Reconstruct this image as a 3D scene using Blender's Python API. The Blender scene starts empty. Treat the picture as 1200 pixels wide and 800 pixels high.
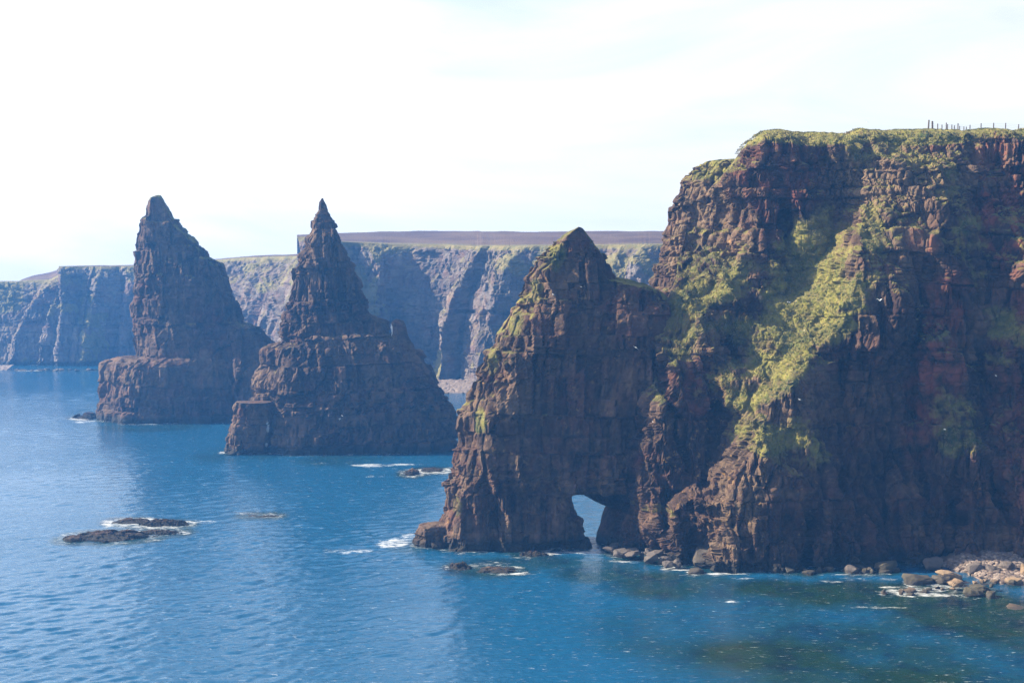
import bpy, bmesh, math, random
import numpy as np
from mathutils import Vector, Matrix

SC = bpy.context.scene
COL = SC.collection
R = math.radians

# ------------------------------------------------------------------ camera
CAM_H = 50.0
FPX = 1666.67                      # focal length in pixels of a 1200 px wide frame
HORIZON = 310.0                    # picture row of the sea horizon
PITCH = math.atan((400 - HORIZON) / FPX)
cd = bpy.data.cameras.new("camera")
cd.sensor_width = 36.0
cd.lens = FPX * 36.0 / 1200.0
cd.clip_start = 0.5
cd.clip_end = 20000
cam = bpy.data.objects.new("camera", cd)
COL.objects.link(cam)
cam.location = (0, 0, CAM_H)
cam.rotation_euler = (math.pi / 2 - PITCH, 0, 0)
SC.camera = cam
SC.cycles.use_denoising = True
SC.cycles.denoiser = 'OPENIMAGEDENOISE'
SC.cycles.denoising_prefilter = 'NONE'
SC.cycles.sample_clamp_direct = 3.0
SC.cycles.sample_clamp_indirect = 3.0
SC.cycles.max_bounces = 6
SC.cycles.volume_bounces = 1
SC.cycles.volume_step_rate = 4

# ------------------------------------------------------------------ light
SUN = Vector((-0.80, 0.09, 0.55)).normalized()      # direction towards the sun
SUN_EL = math.asin(SUN.z)
SUN_AZ = math.atan2(SUN.x, SUN.y)                   # clockwise from +Y
w = bpy.data.worlds.new("World")
SC.world = w
w.use_nodes = True
nt = w.node_tree
nt.nodes.clear()
L = nt.links.new
out = nt.nodes.new("ShaderNodeOutputWorld")
bg = nt.nodes.new("ShaderNodeBackground")
bg.inputs["Strength"].default_value = 0.072
sky = nt.nodes.new("ShaderNodeTexSky")
sky.sky_type = 'NISHITA'
sky.sun_disc = False
sky.sun_elevation = SUN_EL
sky.sun_rotation = SUN_AZ
sky.altitude = 50
sky.air_density = 1.0
sky.dust_density = 1.6
sky.ozone_density = 1.3
tc = nt.nodes.new("ShaderNodeTexCoord")
mp = nt.nodes.new("ShaderNodeMapping")
mp.inputs["Scale"].default_value = (1.6, 1.6, 5.5)
mp.inputs["Rotation"].default_value = (0.25, 0.35, 0.5)
L(tc.outputs["Generated"], mp.inputs["Vector"])
n1 = nt.nodes.new("ShaderNodeTexNoise")
n1.inputs["Scale"].default_value = 1.7
n1.inputs["Detail"].default_value = 7
n1.inputs["Roughness"].default_value = 0.52
n1.inputs["Distortion"].default_value = 0.6
L(mp.outputs[0], n1.inputs["Vector"])
cr = nt.nodes.new("ShaderNodeValToRGB")             # thin high cloud veil
cr.color_ramp.elements[0].position = 0.40
cr.color_ramp.elements[0].color = (0.50, 0.50, 0.50, 1)
cr.color_ramp.elements[1].position = 0.60
cr.color_ramp.elements[1].color = (0.95, 0.95, 0.95, 1)
L(n1.outputs["Fac"], cr.inputs["Fac"])
sx = nt.nodes.new("ShaderNodeSeparateXYZ")
L(tc.outputs["Generated"], sx.inputs[0])
mr = nt.nodes.new("ShaderNodeMapRange")             # the veil thins out overhead
mr.inputs["From Min"].default_value = 0.072
mr.inputs["From Max"].default_value = 0.50
mr.inputs["To Min"].default_value = 1.0
mr.inputs["To Max"].default_value = 0.072
L(sx.outputs["Z"], mr.inputs["Value"])
mm = nt.nodes.new("ShaderNodeMath")
mm.operation = 'MULTIPLY'
L(cr.outputs["Color"], mm.inputs[0])
L(mr.outputs[0], mm.inputs[1])
mx = nt.nodes.new("ShaderNodeMix")
mx.data_type = 'RGBA'
dp = nt.nodes.new("ShaderNodeVectorMath")              # the veil is brighter towards the sun
dp.operation = 'DOT_PRODUCT'
dp.inputs[1].default_value = SUN
L(tc.outputs["Generated"], dp.inputs[0])
au = nt.nodes.new("ShaderNodeMapRange")
au.interpolation_type = 'SMOOTHSTEP'
au.inputs["From Min"].default_value = 0.0
au.inputs["From Max"].default_value = 1.0
au.inputs["To Min"].default_value = 6.5
au.inputs["To Max"].default_value = 18.0
L(dp.outputs["Value"], au.inputs["Value"])
cc = nt.nodes.new("ShaderNodeCombineColor")
for i in range(3): L(au.outputs[0], cc.inputs[i])
L(cc.outputs[0], mx.inputs[7])
L(mm.outputs[0], mx.inputs[0])
L(sky.outputs[0], mx.inputs[6])
L(mx.outputs[2], bg.inputs["Color"])
L(bg.outputs[0], out.inputs["Surface"])

sl = bpy.data.lights.new("sun", 'SUN')
sl.energy = 5.0
sl.angle = R(0.5)
sl.color = (1.0, 0.87, 0.68)
so = bpy.data.objects.new("sun", sl)
COL.objects.link(so)
so.rotation_euler = (-SUN).to_track_quat('-Z', 'Y').to_euler()
so.location = SUN * 900

SC.view_settings.view_transform = 'Standard'
SC.view_settings.look = 'None'
SC.view_settings.gamma = 1.0
SC.view_settings.exposure = 1.42
HAZE_DENSITY = 0.00035

# ------------------------------------------------------------------ geometry of the view
def W(px, py, d):
    """world point seen at picture position (px, py) at ground distance d"""
    u = (px - 600.0) / FPX
    v = (400.0 - py) / FPX
    Y = math.cos(PITCH) + math.sin(PITCH) * v
    Z = v * math.cos(PITCH) - math.sin(PITCH)
    return (u / Y * d, d, CAM_H + Z / Y * d)

def sea_at(px, py, z=0.0):
    v = (400.0 - py) / FPX
    Y = math.cos(PITCH) + math.sin(PITCH) * v
    Z = v * math.cos(PITCH) - math.sin(PITCH)
    return W(px, py, (CAM_H - z) / -Z * Y)

# ------------------------------------------------------------------ numpy noise
def h32(ix, iy, iz, seed):
    ix = np.asarray(ix).astype(np.int64); iy = np.asarray(iy).astype(np.int64); iz = np.asarray(iz).astype(np.int64)
    h = (ix * 374761393 + iy * 668265263 + iz * 1440662683 + seed * 1274126177) & 0xffffffff
    h = ((h ^ (h >> 13)) * 1274126177) & 0xffffffff
    h = ((h ^ (h >> 16)) * 2246822519) & 0xffffffff
    h = h ^ (h >> 15)
    return h.astype(np.float64) / 4294967296.0

def vnoise(x, y, z, seed=0):
    xi = np.floor(x); yi = np.floor(y); zi = np.floor(z)
    fx = x - xi; fy = y - yi; fz = z - zi
    fx = fx * fx * (3 - 2 * fx); fy = fy * fy * (3 - 2 * fy); fz = fz * fz * (3 - 2 * fz)
    r = 0
    for a in (0, 1):
        for b in (0, 1):
            for c in (0, 1):
                wt = (fx if a else 1 - fx) * (fy if b else 1 - fy) * (fz if c else 1 - fz)
                r = r + wt * h32(xi + a, yi + b, zi + c, seed)
    return r * 2 - 1

def fbm(x, y, z, octaves=4, seed=0, gain=0.5):
    r = 0; a = 1.0; t = 0
    for o in range(octaves):
        r = r + a * vnoise(x, y, z, seed + o * 17)
        t += a
        a *= gain
        x = x * 2.03 + 5.1; y = y * 2.03 + 1.7; z = z * 2.03 + 9.2
    return r / t

def sstep(a, b, x):
    t = np.clip((x - a) / (b - a), 0, 1)
    return t * t * (3 - 2 * t)

def blocks(x, y, z, th, wd, seed, rot=0.3, dip=0.03, warp=0.5):
    """bedded and jointed rock: random value of the block, distance to its nearest joint, random value of its bed"""
    rg = np.random.default_rng(seed)
    edges = -25 + np.cumsum(th * (0.25 + 2.2 * rg.random(int(200 / th)) ** 2.2))
    zz = z + dip * x + 0.9 * vnoise(x / 17, y / 17, z / 30, seed + 3) + 0.12 * vnoise(x / 1.5, y / 1.5, z / 1.5, seed + 4)
    b = np.clip(np.searchsorted(edges, zz), 1, len(edges) - 1)
    dz = np.minimum(zz - edges[b - 1], edges[b] - zz)
    c, s = math.cos(rot), math.sin(rot)
    u = c * x + s * y + warp * vnoise(x / 5, y / 5, z / 5, seed + 5)
    v = -s * x + c * y + warp * vnoise(x / 5, y / 5, z / 5, seed + 6)
    rb = h32(b, b * 0, b * 0, seed + 7)
    wb = wd * (0.4 + 1.7 * h32(b, b * 0 + 1, b * 0, seed + 8) ** 2)
    pu = u / wb + rb * 37.0
    pv = v / wb + rb * 91.0
    # joints at uneven distances
    pu = pu + 0.28 * np.sin(pu * 2.4 + rb * 6)
    iu = np.floor(pu); iv = np.floor(pv)
    fu = pu - iu; fv = pv - iv
    du = np.minimum(fu, 1 - fu) * wb
    dv = np.minimum(fv, 1 - fv) * wb
    return h32(b, iu, iv, seed + 9), np.minimum(dz, np.minimum(du, dv)), rb

# ------------------------------------------------------------------ meshes
def set_props(o, label=None, cat=None, group=None, kind=None):
    if label: o["label"] = label
    if cat: o["category"] = cat
    if group: o["group"] = group
    if kind: o["kind"] = kind
    return o

def raw_mesh(name, V, quads, tris=None, mats=(), attrs=None, parent=None, smooth=False):
    V = np.ascontiguousarray(V, dtype=np.float32)
    me = bpy.data.meshes.new(name)
    nq = 0 if quads is None else len(quads)
    ntr = 0 if tris is None else len(tris)
    me.vertices.add(len(V))
    me.vertices.foreach_set("co", V.ravel())
    loops = []
    starts = []
    if nq:
        loops.append(np.asarray(quads, dtype=np.int32).ravel()); starts.append(np.arange(nq) * 4)
    if ntr:
        loops.append(np.asarray(tris, dtype=np.int32).ravel()); starts.append(nq * 4 + np.arange(ntr) * 3)
    loops = np.concatenate(loops).astype(np.int32)
    starts = np.concatenate(starts).astype(np.int32)
    me.loops.add(len(loops))
    me.loops.foreach_set("vertex_index", loops)
    me.polygons.add(nq + ntr)
    me.polygons.foreach_set("loop_start", starts)
    if smooth:
        me.polygons.foreach_set("use_smooth", np.ones(nq + ntr, dtype=bool))
    else:
        me.polygons.foreach_set("use_smooth", np.zeros(nq + ntr, dtype=bool))
    me.update(calc_edges=True)
    me.validate()
    for k, a in (attrs or {}).items():
        at = me.attributes.new(k, 'FLOAT', 'POINT')
        at.data.foreach_set("value", np.ascontiguousarray(a, dtype=np.float32).ravel())
    for m in mats:
        me.materials.append(m)
    o = bpy.data.objects.new(name, me)
    COL.objects.link(o)
    if parent: o.parent = parent
    return o

def grid_quads(Rn, Cn, wrap=False):
    i = np.arange(Rn - 1)[:, None]
    j = np.arange(Cn if wrap else Cn - 1)[None, :]
    j2 = (j + 1) % Cn
    a = i * Cn + j; b = i * Cn + j2; c = (i + 1) * Cn + j2; d = (i + 1) * Cn + j
    return np.stack([a, b, c, d], -1).reshape(-1, 4)

def grid_normals(P, wrap=False):
    dr = np.gradient(P, axis=0)
    if wrap:
        dc = (np.roll(P, -1, axis=1) - np.roll(P, 1, axis=1)) / 2
    else:
        dc = np.gradient(P, axis=1)
    n = np.cross(dc, dr)
    return n / np.maximum(np.linalg.norm(n, axis=-1, keepdims=True), 1e-9)

def empty(name, loc, label, cat, group=None):
    o = bpy.data.objects.new(name, None)
    COL.objects.link(o)
    o.location = loc
    return set_props(o, label, cat, group)

def place_child(o, parent):
    """parent o to an Empty without moving it"""
    o.parent = parent
    o.matrix_parent_inverse = Matrix.Translation(parent.location).inverted()
    return o

# ------------------------------------------------------------------ materials
class NT:
    def __init__(self, name):
        self.m = bpy.data.materials.new(name)
        self.m.use_nodes = True
        self.t = self.m.node_tree
        self.t.nodes.clear()
        self.o = self.t.nodes.new("ShaderNodeOutputMaterial")
        self.b = self.t.nodes.new("ShaderNodeBsdfPrincipled")
        self.t.links.new(self.b.outputs[0], self.o.inputs[0])
        self.geo = self.t.nodes.new("ShaderNodeNewGeometry")
    def n(self, t, **kw):
        x = self.t.nodes.new(t)
        for k, v in kw.items(): setattr(x, k, v)
        return x
    def link(self, a, b):
        self.t.links.new(a, b)
    def val(self, x, sock):
        if hasattr(x, "links") or hasattr(x, "is_linked"): self.link(x, sock)
        else: sock.default_value = x
    def attr(self, name):
        a = self.n("ShaderNodeAttribute"); a.attribute_name = name
        return a.outputs["Fac"]
    def math(self, op, a, b=0.0, clamp=False):
        x = self.n("ShaderNodeMath", operation=op); x.use_clamp = clamp
        self.val(a, x.inputs[0]); self.val(b, x.inputs[1])
        return x.outputs[0]
    def noise(self, scale, detail=4, rough=0.55, vec=None, stretch=None, dist=0.0):
        x = self.n("ShaderNodeTexNoise")
        x.inputs["Scale"].default_value = scale
        x.inputs["Detail"].default_value = detail
        x.inputs["Roughness"].default_value = rough
        x.inputs["Distortion"].default_value = dist
        v = vec or self.geo.outputs["Position"]
        if stretch:
            mp = self.n("ShaderNodeMapping")
            mp.inputs["Scale"].default_value = stretch
            self.link(v, mp.inputs["Vector"]); v = mp.outputs[0]
        self.link(v, x.inputs["Vector"])
        return x.outputs["Fac"]
    def ramp(self, f, stops):
        x = self.n("ShaderNodeValToRGB")
        e = x.color_ramp.elements
        while len(e) < len(stops): e.new(0.5)
        for el, (p, c) in zip(e, stops):
            el.position = p
            el.color = (*c, 1) if len(c) == 3 else c
        self.link(f, x.inputs[0])
        return x.outputs[0]
    def mix(self, f, a, b, mode='MIX'):
        x = self.n("ShaderNodeMix", data_type='RGBA', blend_type=mode)
        self.val(f, x.inputs[0])
        for s, i in ((a, 6), (b, 7)):
            if isinstance(s, tuple): x.inputs[i].default_value = (*s, 1)
            else: self.link(s, x.inputs[i])
        return x.outputs[2]
    def mapr(self, v, a, b, c=0.0, d=1.0):
        x = self.n("ShaderNodeMapRange")
        self.link(v, x.inputs[0])
        for i, q in enumerate((a, b, c, d)): x.inputs[i + 1].default_value = q
        return x.outputs[0]
    def bump(self, h, strength, dist, prev=None):
        x = self.n("ShaderNodeBump")
        x.inputs["Strength"].default_value = strength
        x.inputs["Distance"].default_value = dist
        self.link(h, x.inputs["Height"])
        if prev: self.link(prev, x.inputs["Normal"])
        return x.outputs[0]

def rock_material(name, dark, mid, light, grass_a, grass_b, red=(0.20, 0.062, 0.04), scale=1.0):
    k = NT(name)
    big = k.noise(0.09 * scale, 5, 0.6)
    fine = k.noise(1.3 * scale, 6, 0.62)
    bed = k.noise(0.5 * scale, 4, 0.6, stretch=(0.12, 0.12, 2.2))
    c = k.ramp(big, [(0.30, dark), (0.52, mid), (0.78, light)])
    c = k.mix(k.mapr(bed, 0.40, 0.7, 0.0, 0.3), c, tuple(v * 0.62 for v in dark))
    c = k.mix(k.mapr(fine, 0.42, 0.78, 0.0, 0.34), c, light)
    tone = k.mapr(k.attr("tone"), 0, 1, 0.62, 1.40)
    tv = k.n("ShaderNodeCombineColor")
    for i in range(3): k.link(tone, tv.inputs[i])
    c = k.mix(1.0, c, tv.outputs[0], 'MULTIPLY')
    rn = k.mapr(k.noise(0.35 * scale, 4, 0.6), 0.4, 0.62)
    c = k.mix(k.math('MULTIPLY', k.attr("red"), rn, True), c, red)
    c = k.mix(k.math('MULTIPLY', k.attr("dry_and_sunlit"), k.mapr(k.noise(0.9 * scale, 5, 0.65), 0.36, 0.58), True), c, (0.21, 0.145, 0.082))  # dry heath and rubble, plus the tan of sunlit rock put into the colour
    # orange lichen
    li = k.mapr(k.noise(0.8 * scale, 5, 0.65), 0.60, 0.74)
    c = k.mix(k.math('MULTIPLY', k.attr("lichen"), li, True), c, (0.42, 0.24, 0.06))
    # grass
    gn = k.noise(0.7 * scale, 4, 0.6)
    gc = k.ramp(k.noise(0.22 * scale, 5, 0.65), [(0.35, grass_a), (0.62, grass_b)])
    gc = k.mix(k.mapr(fine, 0.38, 0.66, 0, 0.6), gc, (0.23, 0.165, 0.065))
    gf = k.mapr(k.math('ADD', k.attr("grass"), k.math('MULTIPLY', k.math('SUBTRACT', gn, 0.5), 1.3)), 0.30, 0.74)
    c = k.mix(gf, c, gc)
    # bird lime on ledges, and other white spots
    sp = k.mapr(k.noise(2.6 * scale, 3, 0.5), 0.66, 0.70)
    c = k.mix(k.math('MULTIPLY', k.attr("guano_and_white"), k.math('ADD', sp, k.mapr(k.attr("guano_and_white"), 1.0, 2.0)), True), c, (0.72, 0.70, 0.66))
    # dark weed band at the waterline
    c = k.mix(k.attr("wet"), c, (0.028, 0.026, 0.022))
    k.link(c, k.b.inputs["Base Color"])
    k.b.inputs["Roughness"].default_value = 0.9
    k.b.inputs["Specular IOR Level"].default_value = 0.25
    bn = k.bump(k.noise(2.2 * scale, 8, 0.7), 0.9, 0.35 / scale)
    bn = k.bump(k.noise(7.0 * scale, 4, 0.6), 0.6, 0.10 / scale, bn)
    k.link(bn, k.b.inputs["Normal"])
    return k.m

M_ROCK = rock_material("sandstone", (0.018, 0.0115, 0.0105), (0.044, 0.026, 0.0185), (0.19, 0.122, 0.073), (0.038, 0.062, 0.014), (0.21, 0.20, 0.036))
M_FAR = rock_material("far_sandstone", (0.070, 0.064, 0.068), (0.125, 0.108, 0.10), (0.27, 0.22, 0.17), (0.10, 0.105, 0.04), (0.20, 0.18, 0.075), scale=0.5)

# ------------------------------------------------------------------ sea
def ellipse_mask(X, Y, items):
    m = np.zeros_like(X)
    for px, py, rx, ry, s in items:
        c = sea_at(px, py)
        a = rx * c[1] / FPX
        b = abs(sea_at(px, py - ry)[1] - sea_at(px, py + ry)[1]) / 2
        q = ((X - c[0]) / a) ** 2 + ((Y - c[1]) / b) ** 2
        m = np.maximum(m, s * (np.clip(1.25 - q, 0, 1) if ry < 6 else sstep(1.5, 0.2, q)))
    return m

FOAM = [(440, 545, 32, 2.0, 1), (470, 544, 25, 1.2, 1), (500, 552, 36, 4, .75), (440, 558, 12, 1.3, .9), (375, 543, 12, 1.5, .6),
        (408, 645, 32, 3.5, 1), (462, 636, 22, 6, .95), (480, 628, 14, 5, .6), (205, 624, 26, 2.5, 1), (232, 611, 28, 2.0, .9), (180, 632, 20, 2, .8),
        (140, 636, 12, 2, .4), (85, 627, 22, 3, .5), (126, 611, 10, 2, .8), (262, 530, 7, 2, .9), (100, 494, 14, 1.5, .8),
        (598, 672, 30, 2.2, .9), (575, 662, 38, 5, .45), (640, 648, 30, 2.2, 1), (672, 647, 26, 2, .9), (690, 640, 10, 2, .9), (612, 653, 20, 2, .6),
        (735, 657, 26, 2.2, .8), (790, 667, 26, 2.2, .9), (850, 672, 30, 1.6, .95), (870, 677, 15, 1.2, .7), (975, 681, 14, 1.2, .9), (1025, 678, 30, 1.5, .6),
        (1062, 692, 30, 2.8, 1), (1100, 697, 30, 2.5, 1), (1045, 688, 16, 2, .9), (1030, 711, 35, 1.4, .8), (1190, 711, 12, 1.6, 1), (985, 673, 12, 1, .9), (860, 705, 14, 1, .8)]
SHALLOW_AND_REFLECTION = [(1110, 775, 340, 100, .95), (840, 740, 160, 40, .5), (575, 665, 60, 13, .8), (640, 658, 50, 9, .8), (700, 668, 60, 16, .75), (790, 685, 90, 20, .8), (900, 698, 110, 22, .9), (1010, 702, 110, 24, 1),  # shallows; the broad lower-right patch paints the cliff's dark reflection
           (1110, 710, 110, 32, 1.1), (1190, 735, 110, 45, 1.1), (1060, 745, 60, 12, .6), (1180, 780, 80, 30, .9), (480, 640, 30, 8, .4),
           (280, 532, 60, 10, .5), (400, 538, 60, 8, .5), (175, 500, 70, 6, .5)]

WAVE_SLOPE = 0.115
SEA_N, SEA_M, SEA_D0, SEA_D1, SEA_U = 760, 690, 150.0, 780.0, 0.41
def sea_grid():
    n = SEA_N
    d = SEA_D0 * (SEA_D1 / SEA_D0) ** np.linspace(0, 1, n)
    u = np.linspace(-SEA_U, SEA_U, SEA_M)
    Y = d[:, None] * np.ones_like(u)[None, :]
    X = d[:, None] * u[None, :]
    P = np.stack([X, Y, np.zeros_like(X)], -1)
    nz = fbm(X / 3.2, Y / 5.0, X * 0, 4, 11)
    fo = ellipse_mask(X, Y, FOAM)
    fo = np.clip(fo * (0.9 + 0.9 * nz), 0, 1)
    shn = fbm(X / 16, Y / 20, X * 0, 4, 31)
    sh = np.clip(ellipse_mask(X, Y, SHALLOW_AND_REFLECTION), 0, 1.2)
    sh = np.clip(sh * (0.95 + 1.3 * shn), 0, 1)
    gust = np.clip(1.0 + 1.1 * fbm(X / 45, Y / 60, X * 0, 3, 41), 0.45, 1.5)
    cell = Y * math.log(SEA_D1 / SEA_D0) / n
    # wind sea: random wave spectrum on a 230 m tile, sampled finer near the viewer than far off
    M, size = 1024, 230.0
    rgw = np.random.default_rng(8)
    f = np.fft.fftfreq(M, size / M)
    FX, FY = np.meshgrid(f, f)
    kk = np.maximum(np.hypot(FX, FY), 1e-6); lam = 1.0 / kk
    ang = np.arctan2(FY, FX)
    wind = math.radians(-58)
    spread = 0.25 + np.abs(np.cos(ang - wind)) ** 3
    base_ = np.fft.fft2(rgw.standard_normal((M, M))) * spread * lam ** 1.75 * np.exp(-(lam / 5.5) ** 2) * (lam > 0.5)
    h = np.zeros_like(X); prev = None
    tiles = []
    for cut in (0.9, 1.6, 2.8, 5.0):
        tiles.append(np.fft.ifft2(base_ * sstep(cut, cut * 1.5, lam)).real)
    gx, gy = np.gradient(tiles[0], size / M)
    k_ = WAVE_SLOPE / math.sqrt((gx ** 2 + gy ** 2).mean())
    u_ = (X / size % 1) * M; v_ = (Y / size % 1) * M
    iu = np.floor(u_).astype(int); iv = np.floor(v_).astype(int); fu = u_ - iu; fv = v_ - iv
    iu1 = (iu + 1) % M; iv1 = (iv + 1) % M; iu %= M; iv %= M
    lev = np.clip(np.log2(np.maximum(cell, .3) / 0.36) / 0.8, 0, 2.999)
    for q, t in enumerate(tiles):
        smp = (t[iv, iu] * (1 - fu) + t[iv, iu1] * fu) * (1 - fv) + (t[iv1, iu] * (1 - fu) + t[iv1, iu1] * fu) * fv
        h += k_ * smp * np.clip(1 - np.abs(lev - q), 0, 1)
    P[..., 2] += h * gust * (1 - 0.55 * np.clip(sh, 0, 1))
    return P, fo, sh

def water_material():
    k = NT("sea_water")
    pos = k.geo.outputs["Position"]
    foam = k.attr("foam"); sh = k.attr("shallow_and_reflection")
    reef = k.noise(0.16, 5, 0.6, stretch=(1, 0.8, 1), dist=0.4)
    sc_ = k.ramp(reef, [(0.33, (0.004, 0.012, 0.022)), (0.48, (0.007, 0.028, 0.028)), (0.58, (0.010, 0.034, 0.024)), (0.70, (0.014, 0.024, 0.018))])  # seabed mottle, also the dark of the painted cliff reflection
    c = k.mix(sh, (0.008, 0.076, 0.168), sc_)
    fn = k.noise(1.9, 8, 0.72, stretch=(0.30, 1, 1), dist=0.5)
    ff = k.mapr(k.math('ADD', k.math('MULTIPLY', foam, 0.66), k.math('MULTIPLY', k.math('SUBTRACT', fn, 0.56), 3.2)), 0.12, 0.95)
    c = k.mix(ff, c, (0.78, 0.80, 0.80))
    k.link(c, k.b.inputs["Base Color"])
    k.b.inputs["IOR"].default_value = 1.333
    k.link(k.mapr(ff, 0, 1, 0.07, 0.7), k.b.inputs["Roughness"])
    w1 = k.noise(0.33, 3, 0.55, stretch=(0.4, 1, 1), dist=0.3)
    w2 = k.noise(1.7, 4, 0.6, stretch=(0.45, 1, 1), dist=0.4)
    w3 = k.noise(3.4, 3, 0.6, stretch=(0.7, 1, 1))
    gust = k.mapr(k.noise(0.022, 4, 0.6, stretch=(0.6, 1, 1)), 0.35, 0.65, 0.45, 1.1)
    b = k.bump(k.math('MULTIPLY', w1, gust), 1.0, 0.06)
    b = k.bump(k.math('MULTIPLY', w2, gust), 1.0, 0.11, b)
    b = k.bump(k.math('MULTIPLY', w3, gust), 1.0, 0.012, b)
    k.link(b, k.b.inputs["Normal"])
    return k.m

M_SEA = water_material()
P, fo, sh = sea_grid()
P_SEA = P.copy()
nr, nc = P.shape[:2]
V = P.reshape(-1, 3)
q = grid_quads(nr, nc)
# the open sea all around, joined to the detailed patch
SEA_R = 1150.0
corner = lambda i, j: i * nc + j
outer = np.array([(-SEA_R, -600, 0), (SEA_R, -600, 0), (SEA_R, SEA_R, 0), (-SEA_R, SEA_R, 0)], dtype=np.float64)
V = np.concatenate([V, outer])
o0 = nr * nc
tr = []
def fan(ids, c):
    for a, b in zip(ids[:-1], ids[1:]): tr.append((c, b, a))
bottom = [corner(0, j) for j in range(nc)]; right = [corner(i, nc - 1) for i in range(nr)]
top = [corner(nr - 1, j) for j in range(nc - 1, -1, -1)]; left = [corner(i, 0) for i in range(nr - 1, -1, -1)]
fan(bottom, o0); tr.append((o0, o0 + 1, bottom[-1])); fan(right, o0 + 1); tr.append((o0 + 1, o0 + 2, right[-1]))
fan(top, o0 + 2); tr.append((o0 + 2, o0 + 3, top[-1])); fan(left, o0 + 3); tr.append((o0 + 3, o0, left[-1]))
pad = np.zeros(4)
V[:o0][[*bottom, *right, *top, *left], 2] = 0.0
sea = raw_mesh("sea", V, q, np.array(tr), [M_SEA], {"foam": np.concatenate([fo.ravel(), pad]), "shallow_and_reflection": np.concatenate([sh.ravel(), pad])}, smooth=True)
set_props(sea, "rippled blue sea with foam streaks around the rocks", "sea", kind="structure")

# ------------------------------------------------------------------ rock helpers
def rock_disp(P, seed, big=(3.0, 4.5, 0.9), small=(0.9, 1.6, 0.42), low=(14, 1.0), fine=0.16, rot=0.35, crack=0.35, dip=0.03, flute=0.45):
    x, y, z = P[..., 0], P[..., 1], P[..., 2]
    r1, e1, b1 = blocks(x, y, z, big[0], big[1], seed, rot, dip)
    r2, e2, b2 = blocks(x, y, z, small[0], small[1], seed + 100, rot + 0.2, dip)
    sm0 = 0.4 + 1.0 * sstep(-0.25, 0.3, fbm(x / 8, y / 8, z / 8, 3, seed + 270))
    d = low[1] * fbm(x / low[0], y / low[0], z / (low[0] * 1.3), 4, seed + 200)
    d = d + flute * (1 - 2 * np.abs(vnoise(x / 2.6 + 0.15 * z, y / 2.6, z / 11, seed + 250)) + 0.5 * vnoise(x / 1.1, y / 1.1, z / 5, seed + 251))
    d = d + big[2] * ((r1 - 0.5) * 1.5 + (b1 - 0.5) * 0.35) + small[2] * sm0 * ((r2 - 0.5) * 1.6 + (b2 - 0.5) * 0.35)
    d = d - crack * np.exp(-e1 / 0.20) * np.clip(0.6 + 0.9 * vnoise(x / 4, y / 4, z / 4, seed + 260), 0, 1) - crack * 0.5 * np.exp(-e2 / 0.13)
    sm = 0.45 + 0.95 * sstep(-0.25, 0.3, fbm(x / 8, y / 8, z / 8, 3, seed + 270))
    d = d * 1.0 + fine * sm * fbm(x / 0.9, y / 0.9, z / 0.7, 3, seed + 300) + 0.5 * fbm(x / 3.2, y / 3.2, z / 2.6, 3, seed + 301)
    tone = np.clip(0.5 + 0.45 * (r1 - 0.5) + 0.75 * (r2 - 0.5) + 0.1 * (b2 - 0.5), 0, 1)
    return d - d.mean(), tone

def rock_attrs(P, N, tone, seed, grass_amt=0.0, red_amt=0.3, lichen=0.5, guano_and_white=0.4, wet_z=1.6, zgrass=(8, 20), dry_amt=0.6):
    x, y, z = P[..., 0], P[..., 1], P[..., 2]
    up = N[..., 2]
    nz = fbm(x / 7, y / 7, z / 7, 4, seed + 400)
    grass = sstep(0.25, 0.75, up + 0.25 * nz) * grass_amt * sstep(zgrass[0], zgrass[1], z)
    red = np.clip(red_amt * (0.6 + 1.4 * fbm(x / 12, y / 12, z / 5, 3, seed + 410)), 0, 1)
    li = np.clip(lichen * (0.5 + 1.2 * fbm(x / 9, y / 9, z / 9, 3, seed + 420)), 0, 1) * sstep(4, 12, z)
    gu = np.clip(guano_and_white * sstep(0.45, 0.8, up) * sstep(0.1, 0.5, fbm(x / 5, y / 5, z / 3, 3, seed + 430)) * 1.5, 0, 1) * sstep(3, 8, z)
    wet = sstep(wet_z + 1.2, wet_z - 0.6, z + 0.9 * nz)
    return {"tone": tone, "grass": grass, "red": red, "lichen": li, "guano_and_white": gu, "wet": wet, "dry_and_sunlit": np.clip(0.25 + 0.9 * fbm(x / 11, y / 11, z / 9, 3, seed + 440), 0, 0.7) * dry_amt}

SECTION = [(-1, 0.15), (-0.95, -0.38), (-0.58, -1.0), (0.0, -0.93), (0.85, -0.70), (1, -0.10), (0.82, 0.6), (0.2, 1), (-0.5, .9), (-0.92, .55)]

def section_curve(poly, n):
    p = np.array(poly, float)
    for _ in range(2):                                   # round the corners a little
        a = np.roll(p, -1, axis=0)
        p = np.stack([p * 0.90 + a * 0.10, p * 0.10 + a * 0.90], 1).reshape(-1, 2)
    p = p / np.abs(p).max(axis=0)
    d = np.linalg.norm(np.roll(p, -1, axis=0) - p, axis=1)
    s = np.concatenate([[0], np.cumsum(d)])
    pp = np.concatenate([p, p[:1]])
    t = np.linspace(0, s[-1], n, endpoint=False)
    return np.interp(t, s, pp[:, 0]), np.interp(t, s, pp[:, 1])

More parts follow.
